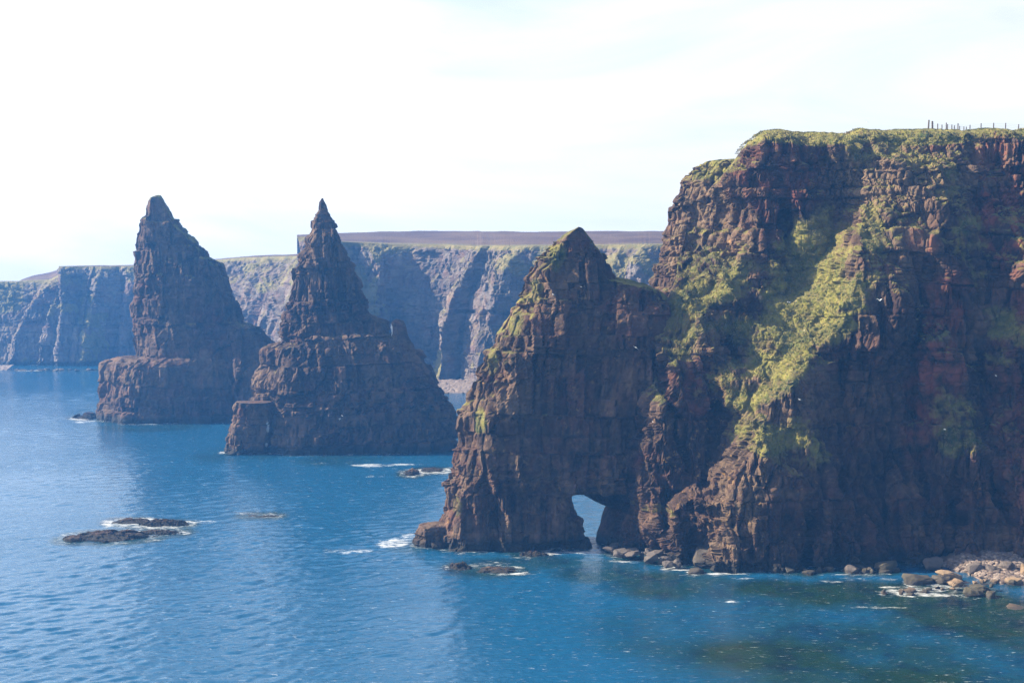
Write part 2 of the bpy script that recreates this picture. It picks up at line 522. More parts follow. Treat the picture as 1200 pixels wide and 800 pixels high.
def rock_tower(name, left, right, d_front, k, tmin, tmax, res, seed, mat, parent=None, poly=SECTION, lean=0.0, z_bottom=-2.5, disp=None, attr_kw=None, grow=0.0, patches=None, tfun=None):
    """closed rock body whose outline follows two edges seen at the distance of its middle"""
    l0 = left[-1]; r0 = right[-1]
    hw0 = (r0[0] - l0[0]) / FPX * d_front / 2
    T0 = min(max(hw0 * k, tmin), tmax)
    yc = d_front + T0
    A = np.array([W(px, py, yc) for px, py in left]); B = np.array([W(px, py, yc) for px, py in right])
    A = A[np.argsort(A[:, 2], kind='stable')]; B = B[np.argsort(B[:, 2], kind='stable')]
    zt = min(A[-1, 2], B[-1, 2])
    z = np.linspace(z_bottom, zt, 3000)
    xl = np.interp(z, A[:, 2], A[:, 0]); xr = np.interp(z, B[:, 2], B[:, 0])
    xr = np.maximum(xr, xl + 0.5)
    hw = (xr - xl) / 2
    ln = np.concatenate([[0], np.cumsum(np.hypot(np.diff(z), np.maximum(np.abs(np.diff(xl)), np.abs(np.diff(xr))) * 0.7))])
    nr = int(ln[-1] / res)
    t = np.linspace(0, ln[-1], nr)
    z, xl, xr, hw = (np.interp(t, ln, a) for a in (z, xl, xr, hw))
    T = np.clip(hw * k, np.minimum(tmin, hw), tmax)
    ker = np.ones(2 * (len(hw) // 14) + 1); ker /= ker.sum()
    T = np.minimum(np.convolve(np.pad(T, len(ker) // 2, mode='edge'), ker, 'valid'), np.maximum(T, hw * 0.9))
    if tfun is not None: T = tfun(z, hw, T)
    xc = (xl + xr) / 2
    per = 2 * (hw.max() + T.max()) * 1.7
    nc = int(per / res)
    cx, cy = section_curve(poly, nc)
    X = xc[:, None] + hw[:, None] * cx[None, :]
    Y = (yc + lean * z)[:, None] + T[:, None] * cy[None, :]
    Z = np.repeat(z[:, None], nc, 1)
    P = np.stack([X, Y, Z], -1)
    N = grid_normals(P, True)
    H = N.copy(); H[..., 2] *= 0.35
    d, tone = rock_disp(P, seed, **(disp or {}))
    amp = np.clip(hw / 5.0, 0.12, 1)[:, None]
    P2 = P + H * ((d + grow) * amp)[..., None]
    P2[..., 2] = np.minimum(P2[..., 2], zt + 0.6)
    N2 = grid_normals(P2, True)
    # slope seen over a metre or so, not of single faces
    at = rock_attrs(P2, 0.5 * N2 + 0.5 * N, tone, seed, **(attr_kw or {}))
    for kind, px, py, rx, ry, s in patches or ():
        c = W(px, py, yc - T0 * 0.6)
        rr = ((P2[..., 0] - c[0]) / (rx * yc / FPX)) ** 2 + ((P2[..., 2] - c[2]) / (ry * yc / FPX)) ** 2
        at[kind] = np.maximum(at[kind], s * np.clip(1.3 - rr, 0, 1) * (P2[..., 1] < yc))
    V = P2.reshape(-1, 3)
    V = np.concatenate([V, [P2[-1].mean(0) + (0, 0, 0.15)]])
    q = grid_quads(nr, nc, True)
    last = (nr - 1) * nc
    j = np.arange(nc)
    tris = np.stack([last + j, last + (j + 1) % nc, np.full(nc, nr * nc)], -1)
    atf = {kk: np.concatenate([a.ravel(), [a[-1].mean()]]) for kk, a in at.items()}
    o = raw_mesh(name, V, q, tris, [mat], atf)
    if parent: place_child(o, parent)
    return o

def zz(ox, oy, s, pts):
    return [(ox + a / s, oy + b / s) for a, b in pts]

# ------------------------------------------------------------------ sea stacks
s2L = zz(0, 200, 2.5, [(456, 72), (440, 77), (430, 88), (424, 115), (424, 131), (411, 141), (412, 180), (402, 200), (402, 235), (408, 260), (404, 300), (402, 330), (398, 360), (391, 400), (395, 450), (394, 500), (398, 541), (345, 545), (330, 549), (300, 560), (295, 600), (290, 650), (286, 700), (284, 738)])
s2R = zz(0, 200, 2.5, [(472, 72), (482, 82), (492, 96), (510, 130), (530, 160), (560, 185), (590, 210), (608, 235), (612, 253), (630, 262), (655, 280), (668, 310), (680, 350), (695, 385), (705, 410), (708, 440), (735, 450), (765, 462), (800, 500), (830, 560), (850, 640), (862, 738)])
T2 = sea_at(220, 496)
st2 = empty("sea_stack", (T2[0], T2[1] + 14, 0), "tall dark sea stack shaped like a shark fin, standing farthest left in the sea", "sea stack")
rock_tower("rock_tower", s2L, s2R, T2[1], 0.55, 6, 20, 0.48, 21, M_ROCK, st2,
           disp=dict(flute=0.7, big=(6.5, 4.0, 1.3), small=(2.2, 1.5, 0.4), low=(16, 1.0), fine=0.2), attr_kw=dict(grass_amt=0.75, red_amt=0.25, guano_and_white=0.35, zgrass=(20, 40)))

s1L = zz(240, 220, 2.353, [(322, 30), (316, 40), (314, 65), (300, 85), (297, 120), (287, 140), (283, 165), (268, 180), (262, 205), (250, 225), (245, 255), (240, 285), (235, 320), (222, 350), (218, 385), (207, 425), (190, 430), (160, 440), (152, 470), (150, 495), (135, 520), (132, 560), (130, 600), (128, 660), (126, 735)])
s1R = zz(240, 220, 2.353, [(326, 30), (333, 45), (340, 70), (352, 90), (358, 112), (370, 130), (385, 150), (398, 185), (412, 215), (420, 240), (432, 255), (436, 285), (443, 315), (450, 345), (470, 357), (500, 372), (510, 402), (535, 408), (560, 420), (590, 455), (612, 480), (622, 500), (640, 530), (650, 550), (670, 575), (688, 600), (695, 640), (692, 690), (690, 735)])
T1 = sea_at(410, 532)
st1 = empty("sea_stack", (T1[0], T1[1] + 14, 0), "steep pointed sea stack in the middle with a needle tip and blocky bedding", "sea stack")
rock_tower("rock_tower", s1L, s1R, T1[1], 0.55, 5, 18, 0.36, 33, M_ROCK, st1,
           disp=dict(flute=0.7, big=(4.2, 3.2, 1.35), small=(1.6, 1.2, 0.5), low=(14, 0.9), fine=0.18, dip=-0.02), attr_kw=dict(grass_amt=0.3, red_amt=0.15, guano_and_white=0.5, lichen=0.6),
           patches=[("guano_and_white", 401, 488, 2, 1.5, 2), ("guano_and_white", 388, 412, 4, 1, 1.2)])
rock_tower("side_pinnacle", zz(240, 220, 2.353, [(524, 362), (516, 368), (512, 385), (516, 400), (508, 440), (505, 480)]),
           zz(240, 220, 2.353, [(532, 362), (548, 366), (555, 385), (560, 405), (575, 430), (590, 480)]), T1[1] + 7, 0.9, 2, 8, 0.33, 34, M_ROCK, st1, z_bottom=20,
           disp=dict(big=(2.4, 3.0, 0.5), small=(1.0, 1.5, 0.4), low=(8, 0.4)), patches=[("guano_and_white", 457.5, 387, 3, 9, 2)])  # tall white spot on the pinnacle
rock_tower("foot_block", zz(240, 220, 2.353, [(95, 586), (88, 590), (78, 610), (72, 640), (62, 680), (58, 730)]),
           zz(240, 220, 2.353, [(180, 590), (186, 610), (184, 650), (180, 690), (178, 730)]), T1[1] - 1.5, 0.8, 4, 9, 0.33, 35, M_ROCK, st1,
           disp=dict(big=(3.0, 3.4, 0.7), small=(1.1, 1.7, 0.5), low=(9, 0.5)), attr_kw=dict(grass_amt=0.7, zgrass=(9, 12)), patches=[("guano_and_white", 313.5, 500, 1.5, 9, 2), ("guano_and_white", 311, 522, 1.5, 4, 2)])

# ------------------------------------------------------------------ natural arch
aL = zz(470, 250, 1.818, [(376, 30), (360, 38), (345, 48), (330, 65), (310, 80), (298, 100), (285, 120), (275, 140), (270, 165), (250, 190), (235, 215), (222, 240), (205, 265), (190, 290), (175, 320), (160, 350), (148, 380), (130, 415), (120, 440), (118, 480), (118, 520), (110, 550), (90, 575), (96, 600), (94, 630), (84, 655), (80, 680), (78, 712)])
aR = [(677.5, 266.5), (682, 267), (690, 280), (701, 291), (711, 305), (714, 319), (718, 327), (734, 330), (757, 336), (772, 342), (782, 352), (786, 420), (786, 500), (786, 571), (668.5, 576), (669, 590), (668, 603), (676, 607), (678, 618), (682, 626), (684, 634), (686, 650)]
TA = sea_at(600, 644)
arch = empty("sea_arch", (TA[0], TA[1] + 8, 0), "dark pointed rock wall with a sea cave opening through its foot", "sea arch")
ARCH_POLY = [(-1, 0.10), (-0.95, -0.35), (-0.68, -1.0), (0.0, -0.85), (0.9, -0.70), (1, 0), (0.9, 0.9), (-0.1, 1), (-0.75, .75)]
def arch_t(z, hw, T):
    return np.interp(z, [-3, 0, 12, 40, 50, 58, 64], [7.2, 7.0, 6.6, 5.6, 4.4, 3.0, 0.8])
rock_tower("rock_wall", aL, aR, TA[1], 0.4, 3, 7.0, 0.25, 51, M_ROCK, arch, poly=ARCH_POLY, tfun=arch_t, lean=0.03,
           disp=dict(flute=0.7, big=(5.2, 3.4, 1.0), small=(1.7, 1.2, 0.45), low=(12, 1.1), fine=0.18, rot=0.2),
           attr_kw=dict(grass_amt=0.75, red_amt=0.25, guano_and_white=0.3, lichen=0.8, zgrass=(12, 26)), patches=[("grass", 563, 492, 9, 18, .8), ("grass", 652, 300, 14, 20, .7), ("grass", 628, 340, 12, 18, .6), ("grass", 603, 378, 12, 18, .65), ("grass", 578, 424, 10, 22, .6), ("grass", 536, 592, 9, 14, .5), ("lichen", 560, 470, 40, 120, 1), ("lichen", 530, 600, 20, 50, 1)])
rock_tower("foot_shelf", [(500, 613), (492, 616), (489, 624), (487, 634), (486, 643)], [(530, 613), (538, 617), (540, 630), (545, 643)], TA[1] + 1, 0.7, 3, 6, 0.25, 52, M_ROCK, arch,
           disp=dict(big=(1.6, 2.6, 0.7), small=(0.7, 1.1, 0.4), low=(6, 0.5)), attr_kw=dict(wet_z=1.0, lichen=1.0))

# ------------------------------------------------------------------ headland
def ridge_arrays(pts):
    a = []
    for px, py, d, sl_, sr_ in pts:
        x, y, z = W(px, py, d)
        a.append((z, x, y, sl_, sr_))
    return np.array(sorted(a))

RIDGES = {
    "arete": [(1015, 152, 261, 2, .10), (1012, 200, 252.5, 3, .06), (1005, 290, 245.3, 2.2, .05), (1000, 350, 242.5, 1.0, .02), (950, 410, 240.5, .8, .04), (905, 465, 238.5, 1.2, .08),
              (872, 540, 236.5, 2.5, .04), (852, 600, 235, 3, .03), (830, 650, 232.5, 3, .03), (824, 676, 231.0, 3, .03)],
    "grass_spur": [(893, 152, 257, 2.5, .05), (885, 200, 254, 2.5, .06), (880, 260, 252, 2.0, .08), (868, 320, 250, 1.2, .12), (850, 345, 249, .8, .16), (815, 375, 248, .9, .15),
                   (795, 420, 246.5, 1.0, .14), (778, 470, 245.5, 1.2, .12), (765, 530, 245, .8, .1), (755, 600, 244, .6, .1), (745, 658, 243, .6, .1)],
    "gully_floor": [(980, 150, 275, .8, .3), (968, 250, 264, .8, .2), (955, 290, 255.0, .7, -.25), (930, 345, 249.8, .6, -.45), (905, 400, 245.4, .6, -.40), (885, 445, 242.5, .5, -.15), (870, 475, 242.5, 1, 1), (860, 560, 252, 1, 1), (860, 660, 256, 1, 1)],
    "rear_knob": [(850, 186, 282, 1.0, 0), (840, 240, 277, 1.0, 0), (810, 300, 270, 1.0, 0), (795, 345, 266, 1.0, 0), (790, 450, 262, 1.0, 0), (790, 600, 260, 1.0, 0)],
    "upper_bulge": [(1100, 153, 264, .5, .35), (1080, 250, 251, .7, .4), (1066, 330, 245, .8, .5), (1058, 365, 250, .8, .5), (1058, 600, 262, .8, .5)],
    "right_buttress": [(1180, 153, 264, .3, .1), (1160, 250, 250, .4, .1), (1150, 350, 244, .5, .15), (1145, 450, 241.5, .6, .15), (1150, 550, 240, .6, .15), (1170, 662, 239, .5, .15)],
    "far_right_buttress": [(1330, 153, 250, .3, .1), (1310, 300, 244, .3, .1), (1320, 662, 236, .3, .1)],
}
RA = {k: ridge_arrays(v) for k, v in RIDGES.items()}
NOSE = np.array(sorted([(W(px, py, 258)[2], W(px, py, 258)[0]) for px, py in [(706, 300), (676, 560), (676, 574), (686, 579), (698, 586), (710, 592), (705, 602), (703, 612), (699, 622), (697, 634), (696, 660)]]))
TOPS = [(13.0, 40), (26.0, 42), (28, 43), (30, 48), (32.4, 57), (35.6, 63), (38.5, 66), (41, 69), (43, 72), (45.8, 74.2), (52, 74.1), (61, 73.7), (64, 74.7), (94, 74.3), (150, 74.2)]
STEPS = []   # (x0, x1, top, front) square blocks standing out of the foot
for px0, px1, py, d in [(801, 842, 606, 233.6), (812, 850, 590, 235.2), (842, 880, 640, 231.2), (835, 910, 655, 230.3)]:
    a = W(px0, py, d); b = W(px1, py, d)
    STEPS.append((a[0], b[0], a[2], d))

CLEFTS = [([(1088, 300), (1072, 400), (1062, 500), (1085, 640)], 2.2, 3.6), ([(1030, 520), (1026, 600), (1034, 655)], 2.0, 3.0), ([(1112, 560), (1100, 665)], 1.0, 2.6),
          ([(1165, 190), (1160, 430)], 2.4, 2.4), ([(938, 540), (930, 680)], 0.7, 1.3), ([(742, 380), (722, 640)], 1.2, 1.8), ([(985, 420), (975, 560)], 0.8, 1.4), ([(1150, 480), (1165, 660)], 1.3, 2.2),
          ([(780, 440), (800, 560)], 0.8, 1.6), ([(925, 175), (935, 290)], 0.7, 1.6)]
def headland_F(x, z):
    F = np.full(x.shape, 300.0)
    def smin(a, b, k):
        h = np.clip(0.5 + 0.5 * (b - a) / k, 0, 1)
        return b * (1 - h) + a * h - k * h * (1 - h)
    for name, a in RA.items():
        xr = np.interp(z, a[:, 0], a[:, 1]); yr = np.interp(z, a[:, 0], a[:, 2])
        sl_ = np.interp(z, a[:, 0], a[:, 3]); sr_ = np.interp(z, a[:, 0], a[:, 4])
        wob = 1.1 * vnoise(z / 5.0, z * 0 + len(name), z * 0, 77) + 0.6 * vnoise(z / 1.9, z * 0 + len(name), z * 0, 78)
        dx = x - xr - wob
        f = yr + np.where(dx < 0, -dx * sl_, np.where(sr_ < 0, np.minimum(dx, 11) * sr_ + np.maximum(dx - 11, 0) * 3.0, dx * sr_))
        F = smin(F, f, 0.8)
    F = F + 5.0 * sstep(26, 15, x)
    for line, wd, dp in CLEFTS:
        c = np.array(sorted((W(a, b, 244)[2], W(a, b, 244)[0]) for a, b in line))
        xc = np.interp(z, c[:, 0], c[:, 1]) + 0.7 * vnoise(z / 4, z * 0, z * 0, 79)
        inz = sstep(c[0, 0] - 3, c[0, 0] + 2, z) * sstep(c[-1, 0] + 3, c[-1, 0] - 3, z)
        F = F + 1.6 * dp * np.exp(-np.abs((x - xc) / (1.25 * wd)) ** 1.6) * inz
    for x0, x1, top_, d in STEPS:
        ins = np.maximum(np.maximum(x0 - x, x - x1), 0) * 4 + np.maximum(z - top_, 0) * 4
        F = np.minimum(F, d + ins + 0.22 * (x - x0))
    return F

ncol, nrow, nback = 560, 400, 26
xcol = 13.0 + (150 - 13.0) * np.concatenate([np.linspace(0, 0.60, 500), np.linspace(0.605, 1, 60)])
XX = np.repeat(xcol[None, :], nrow, 0)
xlip = NOSE[-1, 1] + (150 - NOSE[-1, 1]) * (xcol - 13.0) / (150 - 13.0)
ztop = np.interp(xlip, [a for a, b in TOPS], [b for a, b in TOPS])
ztop = ztop + 0.25 * vnoise(xcol / 2.2, xcol * 0, xcol * 0, 5) + 0.15 * vnoise(xcol / 0.7, xcol * 0, xcol * 0, 6)
tt = np.linspace(0, 1, nrow) ** 0.95
ZZ = -3 + (ztop[None, :] + 3) * tt[:, None]
xn = np.interp(ZZ, NOSE[:, 0], NOSE[:, 1])
uu = (XX - 13.0) / (150 - 13.0)
XX = xn + (150 - xn) * uu
FF = headland_F(XX, ZZ)
yback = np.interp(XX, [13, 16, 20, 27, 32, 45, 60, 150], [256, 257, 262, 278, 292, 330, 420, 520])
lowf = 3.4 * fbm(XX / 15, FF / 15, ZZ / 22, 3, 701) + 1.5 * fbm(XX / 5, FF / 5, ZZ / 9, 3, 702) - 2.9 * (1 - 2 * np.abs(vnoise(XX / 8 + ZZ * .06, FF / 9, ZZ / 30, 703)))
FF = FF + lowf * sstep(0.5, 8, XX - xn)
# the brow rounds back into turf
hb = ztop[None, :] - ZZ
brow = sstep(38, 44, XX) * np.clip(1 - hb / (2.3 + 1.5 * vnoise(XX / 9, XX * 0, XX * 0, 709)), 0, 1)
FF = FF + 5.0 * brow ** 2
FF = np.minimum(FF, yback - 0.3)
nose_close = sstep(0, 1.2, XX - xn)
FF = yback + (FF - yback) * np.sqrt(np.clip((XX - xn) / 2.0, 0.0005, 1))
P = np.stack([XX, FF, ZZ], -1)
N = grid_normals(P)

def blob(items, X, Z, d=246.0):
    m = np.zeros_like(X)
    for px, py, rx, ry, ang, s in items:
        c = W(px, py, d)
        dx = (X - c[0]) / d * FPX; dz = -(Z - c[2]) / d * FPX
        ca, sa = math.cos(R(ang)), math.sin(R(ang))
        a = (dx * ca + dz * sa) / rx; b = (-dx * sa + dz * ca) / ry
        m = np.maximum(m, s * np.clip(1.35 - (a * a + b * b), 0, 1))
    return m
# positions as (column, row, half width, half height, turn, strength)
GRASS = [(945, 320, 42, 85, 25, .85), (950, 368, 88, 40, -38, 1.0), (905, 420, 40, 26, -30, .85), (835, 340, 70, 22, -25, .85), (800, 395, 30, 30, 0, .8), (860, 385, 50, 22, 0, .5),
         (880, 455, 40, 18, -30, .6), (905, 510, 55, 30, 15, .75), (960, 158, 70, 9, 0, 1), (1040, 190, 60, 34, 0, .35), (1015, 300, 16, 60, 15, .6), (1080, 157, 120, 8, 0, .9),
         (1140, 280, 26, 50, 0, .5), (1170, 400, 34, 40, 0, .5), (1105, 490, 36, 40, 0, .5), (735, 430, 14, 80, 20, .5), (840, 450, 26, 30, 0, .5), (820, 215, 40, 40, 0, .35), (760, 590, 24, 6, 0, .5),
         (1100, 215, 60, 30, 0, .22), (960, 260, 30, 30, 0, .5)]
RED = [(1085, 430, 34, 110, 10, .9), (1188, 230, 34, 90, 0, 1), (925, 200, 60, 45, 0, .45), (885, 270, 24, 60, 10, .2), (1075, 290, 24, 30, 0, .6), (815, 450, 40, 40, 0, .5), (1190, 480, 40, 140, 0, .6), (1110, 170, 40, 30, 0, .4)]
LICHEN = [(890, 560, 60, 90, 0, .6), (800, 470, 60, 120, 0, .7), (850, 560, 22, 70, 0, .9), (870, 260, 30, 70, 0, .6)]
DRY_AND_SUNLIT = [(1045, 205, 70, 52, 0, .85), (1105, 200, 60, 40, 0, .7), (1180, 185, 40, 30, 0, .6), (830, 240, 50, 60, 0, .6), (985, 330, 40, 50, -20, .5), (900, 450, 60, 60, -45, .5), (850, 580, 30, 80, 20, .6), (870, 290, 30, 60, 0, .6), (810, 380, 50, 50, 0, .5), (1060, 300, 40, 40, 0, .5)]  # dry heath and rubble; also paints the warm tone of sunlit rock
gb = blob(GRASS, XX, ZZ)
gn = fbm(XX / 4, FF / 4, ZZ / 3, 4, 730)
d1, tone = rock_disp(P, 61, big=(5.0, 3.2, 1.15), small=(1.7, 1.15, 0.55), low=(11, 0.9), fine=0.22, rot=0.25, crack=0.7, flute=0.75)
turf = np.clip(gb + 0.9 * gn * (gb > 0.03), 0, 1)
turf = np.maximum(turf, sstep(0.42, 0.9, brow + 0.4 * gn))
# hummocky turf: rounded lumps instead of blocks
lump = 0.55 * np.abs(vnoise(XX / 1.6, FF / 1.6, ZZ / 1.1, 741)) + 0.14 * np.abs(vnoise(XX / 0.7, FF / 0.7, ZZ / 0.5, 742)) + 0.6 * fbm(XX / 4, FF / 4, ZZ / 3, 2, 743)
dd = d1 * (1 - 0.62 * turf) + (lump * 1.3 - 0.3) * turf
edge_fade = np.clip((XX - xn) / 5.0, 0.12, 1) * np.clip((ztop[None, :] - ZZ) / 1.2, 0.12, 1)
H = N.copy(); H[..., 2] *= 0.5
P2 = P + H * (dd * edge_fade)[..., None]
P2[..., 2] = np.minimum(P2[..., 2], ztop[None, :])
N2 = grid_normals(P2)
at = rock_attrs(P2, 0.5 * N2 + 0.5 * N, tone, 61, grass_amt=0.7, red_amt=0.22, lichen=0.35, guano_and_white=0.35, wet_z=1.4, zgrass=(14, 26))
at["grass"] = np.clip(np.maximum(at["grass"], np.maximum(turf * 0.95, sstep(.55, .85, brow + 0.3 * gn))) , 0, 1)
at["red"] = np.clip(at["red"] + blob(RED, XX, ZZ), 0, 1)
at["lichen"] = np.clip(at["lichen"] + blob(LICHEN, XX, ZZ), 0, 1)
at["dry_and_sunlit"] = np.clip(blob(DRY_AND_SUNLIT, XX, ZZ), 0, 1)
# turf plateau behind the brow, then the hidden back slope down to the sea
lip = P2[-1]
rows = []; extra = []
for i in range(1, nback + 1):
    f = (i / nback) ** 2.2
    yb = yback[-1] + 4
    y = lip[:, 1] + (yb - lip[:, 1]) * f
    x = lip[:, 0] * (1 + (y / lip[:, 1] - 1) * 1.02) + 6 * f * sstep(26, 16, lip[:, 0])
    z = lip[:, 2] + 0.095 * sstep(42, 46, lip[:, 0]) * np.minimum(y - lip[:, 1], 60) + 0.15 * vnoise(x / 2, y / 2, x * 0, 88) * min(1, i / 3)
    rows.append(np.stack([x, y, z], -1))
last = rows[-1].copy(); last[:, 2] = -3; last[:, 1] += 3
rows.append(last)
ext = np.stack(rows, 0)
P3 = np.concatenate([P2, ext], 0)
for kk in at:
    fill = {"grass": 1.0, "tone": 0.5}.get(kk, 0.0)
    e = np.full(ext.shape[:2], fill)
    if kk == "grass": e = e * (0.25 + 0.75 * sstep(42, 45, lip[:, 0]))[None, :]
    at[kk] = np.concatenate([at[kk], e], 0)
headland = raw_mesh("headland_cliff", P3.reshape(-1, 3), grid_quads(*P3.shape[:2]), None, [M_ROCK], {kk: a.ravel() for kk, a in at.items()})
set_props(headland, "red brown headland cliff with grassy gully and turf top, filling the right side", "cliff", kind="structure")
HEAD_P, HEAD_N, HEAD_G = P2, N2, at["grass"][:nrow]

def headland_top(x, y):
    j = int(np.argmin(np.abs(lip[:, 0] - x)))
    return float(lip[j, 2] + 0.095 * max(0.0, y - lip[j, 1])), float(lip[j, 1])

kn = rock_tower("rear_crag", [(846, 187), (832, 189), (820, 193), (808, 203), (799, 218), (791, 238), (784, 262), (777, 292), (771, 315), (767, 336), (763, 350), (758, 420), (758, 640)],
           [(866, 187), (872, 188), (876, 200), (882, 230), (886, 300), (886, 420), (886, 640)], 261, 0.8, 5, 11, 0.25, 58, M_ROCK,
           poly=[(-1, 0.5), (-0.72, -0.25), (-0.2, -0.75), (0.4, -1.0), (1, -0.95), (1, 1), (-0.7, 1)], z_bottom=25,
           disp=dict(flute=0.5, big=(3.0, 2.4, 0.7), small=(1.0, 0.9, 0.5), low=(7, 0.8), fine=0.35), attr_kw=dict(grass_amt=0.9, red_amt=0.2, zgrass=(10, 20)),
           patches=[("grass", 830, 200, 34, 14, .7), ("dry_and_sunlit", 815, 260, 60, 90, .8)])
set_props(kn, "rounded grey rubbly crag at the back left shoulder of the headland", "crag", kind="structure")

# ------------------------------------------------------------------ far cliffs
def far_cliff(name, foot, tops, ribs, seed, label, nc, nrw, hill):
    """foot: (px, distance); tops: (px, row of the edge); ribs: (px at top, px at bottom, offset)"""
    fx = np.array([f[0] for f in foot], float); fd = np.array([f[1] for f in foot], float)
    pxs = np.linspace(fx[0], fx[-1], nc)
    d0 = np.interp(pxs, fx, fd)
    k = np.hanning(31); k /= k.sum()
    d0 = np.convolve(np.pad(d0, 15, mode='edge'), k, 'valid')
    X0 = (pxs - 600) / FPX * d0
    tp = np.interp(pxs, [a for a, b in tops], [b for a, b in tops])
    back = 16.0
    zt = CAM_H + (HORIZON - tp) / FPX * (d0 + back * 0.8)
    t = np.linspace(0, 1, nrw)
    tang = np.stack([np.gradient(X0), np.gradient(d0)], -1); tang /= np.linalg.norm(tang, axis=1, keepdims=True)
    nrm = np.stack([tang[:, 1], -tang[:, 0]], -1)
    off = np.zeros((nrw, nc))
    rb = sorted(ribs, key=lambda r: r[0])
    for i in range(nrw):
        pos = np.array([r[1] + (r[0] - r[1]) * t[i] for r in rb]); val = np.array([r[2] for r in rb])
        off[i] = np.interp(pxs + 2.5 * vnoise(t[i] * 6 + pxs * 0, pxs / 30, pxs * 0, seed + 2), np.maximum.accumulate(pos), val)
    Z = -2 + (zt[None, :] + 2) * t[:, None]
    X = np.repeat(X0[None, :], nrw, 0); D = np.repeat(d0[None, :], nrw, 0)
    lean = back * (0.55 * t + 0.45 * t ** 3)[:, None] * (1 + 0.3 * vnoise(X / 40, X * 0, X * 0, seed + 1))
    # smaller slanting ribs
    sl_ = X * 0.085 + Z * 0.025 + 0.8 * fbm(X / 30, Z / 30, X * 0, 2, seed + 5)
    calm = 0.45 + 0.55 * sstep(240, 330, pxs)[None, :]
    off = off + calm * 3.4 * (1 - 2 * np.abs(vnoise(sl_, Z / 60, X * 0, seed + 6))) + calm * 1.6 * (1 - 2 * np.abs(vnoise(sl_ * 2.7, Z / 25, X * 0, seed + 7)))
    off = off * (1 - 0.75 * np.clip((t[:, None] - 0.8) / 0.2, 0, 1) ** 2)
    o2 = off - lean
    P = np.stack([X + nrm[None, :, 0] * o2, D + nrm[None, :, 1] * o2, Z], -1)
    N = grid_normals(P)
    dd, tone = rock_disp(P, seed, big=(4.5, 6, 1.0), small=(1.8, 3.2, 0.5), low=(12, 1.3), fine=0.3, crack=0.3)
    P2 = P + N * dd[..., None] * np.clip((1 - t) / 0.04, 0.1, 1)[:, None, None]
    N2 = grid_normals(P2)
    at = rock_attrs(P2, 0.4 * N2 + 0.6 * N, tone, seed, grass_amt=0.55, red_amt=0.3, lichen=0.3, guano_and_white=0.3, wet_z=1.5, zgrass=(4, 14))
    gz = fbm(P[..., 0] / 16, P[..., 1] / 16, P[..., 2] / 10, 4, seed + 9)
    at["grass"] = np.clip(np.maximum(at["grass"], 0.95 * sstep(0.0, 0.35, gz + 0.45 * N[..., 2] - 0.20)), 0, 1)
    at["grass"] = np.maximum(at["grass"], sstep(0.955, 0.99, t)[:, None])
    at["heather"] = np.zeros(P2.shape[:2])
    lip = P2[-1]
    rows = []; heat = []
    nb = 30
    for i in range(1, nb + 1):
        f = (i / nb) ** 1.7
        run = 260 * f
        x = lip[:, 0] * (1 + run / np.maximum(lip[:, 1], 1)); y = lip[:, 1] + run
        hz = np.interp(pxs, [h[0] for h in hill], [h[1] for h in hill])
        zh = CAM_H + (HORIZON - hz) / FPX * (lip[:, 1] + 200)
        z = lip[:, 2] + (zh - lip[:, 2]) * sstep(0, 200, run) - 8 * sstep(200, 260, run) + 0.3 * vnoise(x / 9, y / 9, x * 0, seed + 44)
        rows.append(np.stack([x, y, z], -1)); heat.append(np.full(nc, sstep(20, 55, run)) )
    last = rows[-1].copy(); last[:, 2] = -3
    rows.append(last); heat.append(np.ones(nc))
    ext = np.stack(rows, 0)
    P3 = np.concatenate([P2, ext], 0)
    for kk in at:
        e = np.full(ext.shape[:2], {"grass": 1.0, "tone": 0.5}.get(kk, 0.0))
        if kk == "heather": e = np.stack(heat, 0)
        at[kk] = np.concatenate([at[kk], e], 0)
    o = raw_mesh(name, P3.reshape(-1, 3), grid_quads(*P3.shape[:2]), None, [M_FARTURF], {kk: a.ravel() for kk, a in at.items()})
    return set_props(o, label, "cliff", kind="structure")

def far_material():
    m = M_FAR
    t = m.node_tree
    b = next(n for n in t.nodes if n.type == 'BSDF_PRINCIPLED')
    src = b.inputs["Base Color"].links[0].from_socket
    a = t.nodes.new("ShaderNodeAttribute"); a.attribute_name = "heather"
    nz = t.nodes.new("ShaderNodeTexNoise"); nz.inputs["Scale"].default_value = 0.03; nz.inputs["Detail"].default_value = 6
    g = t.nodes.new("ShaderNodeNewGeometry"); t.links.new(g.outputs["Position"], nz.inputs["Vector"])
    r = t.nodes.new("ShaderNodeValToRGB")
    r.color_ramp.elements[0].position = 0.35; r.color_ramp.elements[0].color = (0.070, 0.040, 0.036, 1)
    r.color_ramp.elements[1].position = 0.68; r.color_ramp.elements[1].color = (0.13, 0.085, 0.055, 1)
    t.links.new(nz.outputs["Fac"], r.inputs[0])
    mx = t.nodes.new("ShaderNodeMix"); mx.data_type = 'RGBA'
    t.links.new(a.outputs["Fac"], mx.inputs[0]); t.links.new(src, mx.inputs[6]); t.links.new(r.outputs[0], mx.inputs[7])
    t.links.new(mx.outputs[2], b.inputs["Base Color"])
    return m
M_FARTURF = far_material()

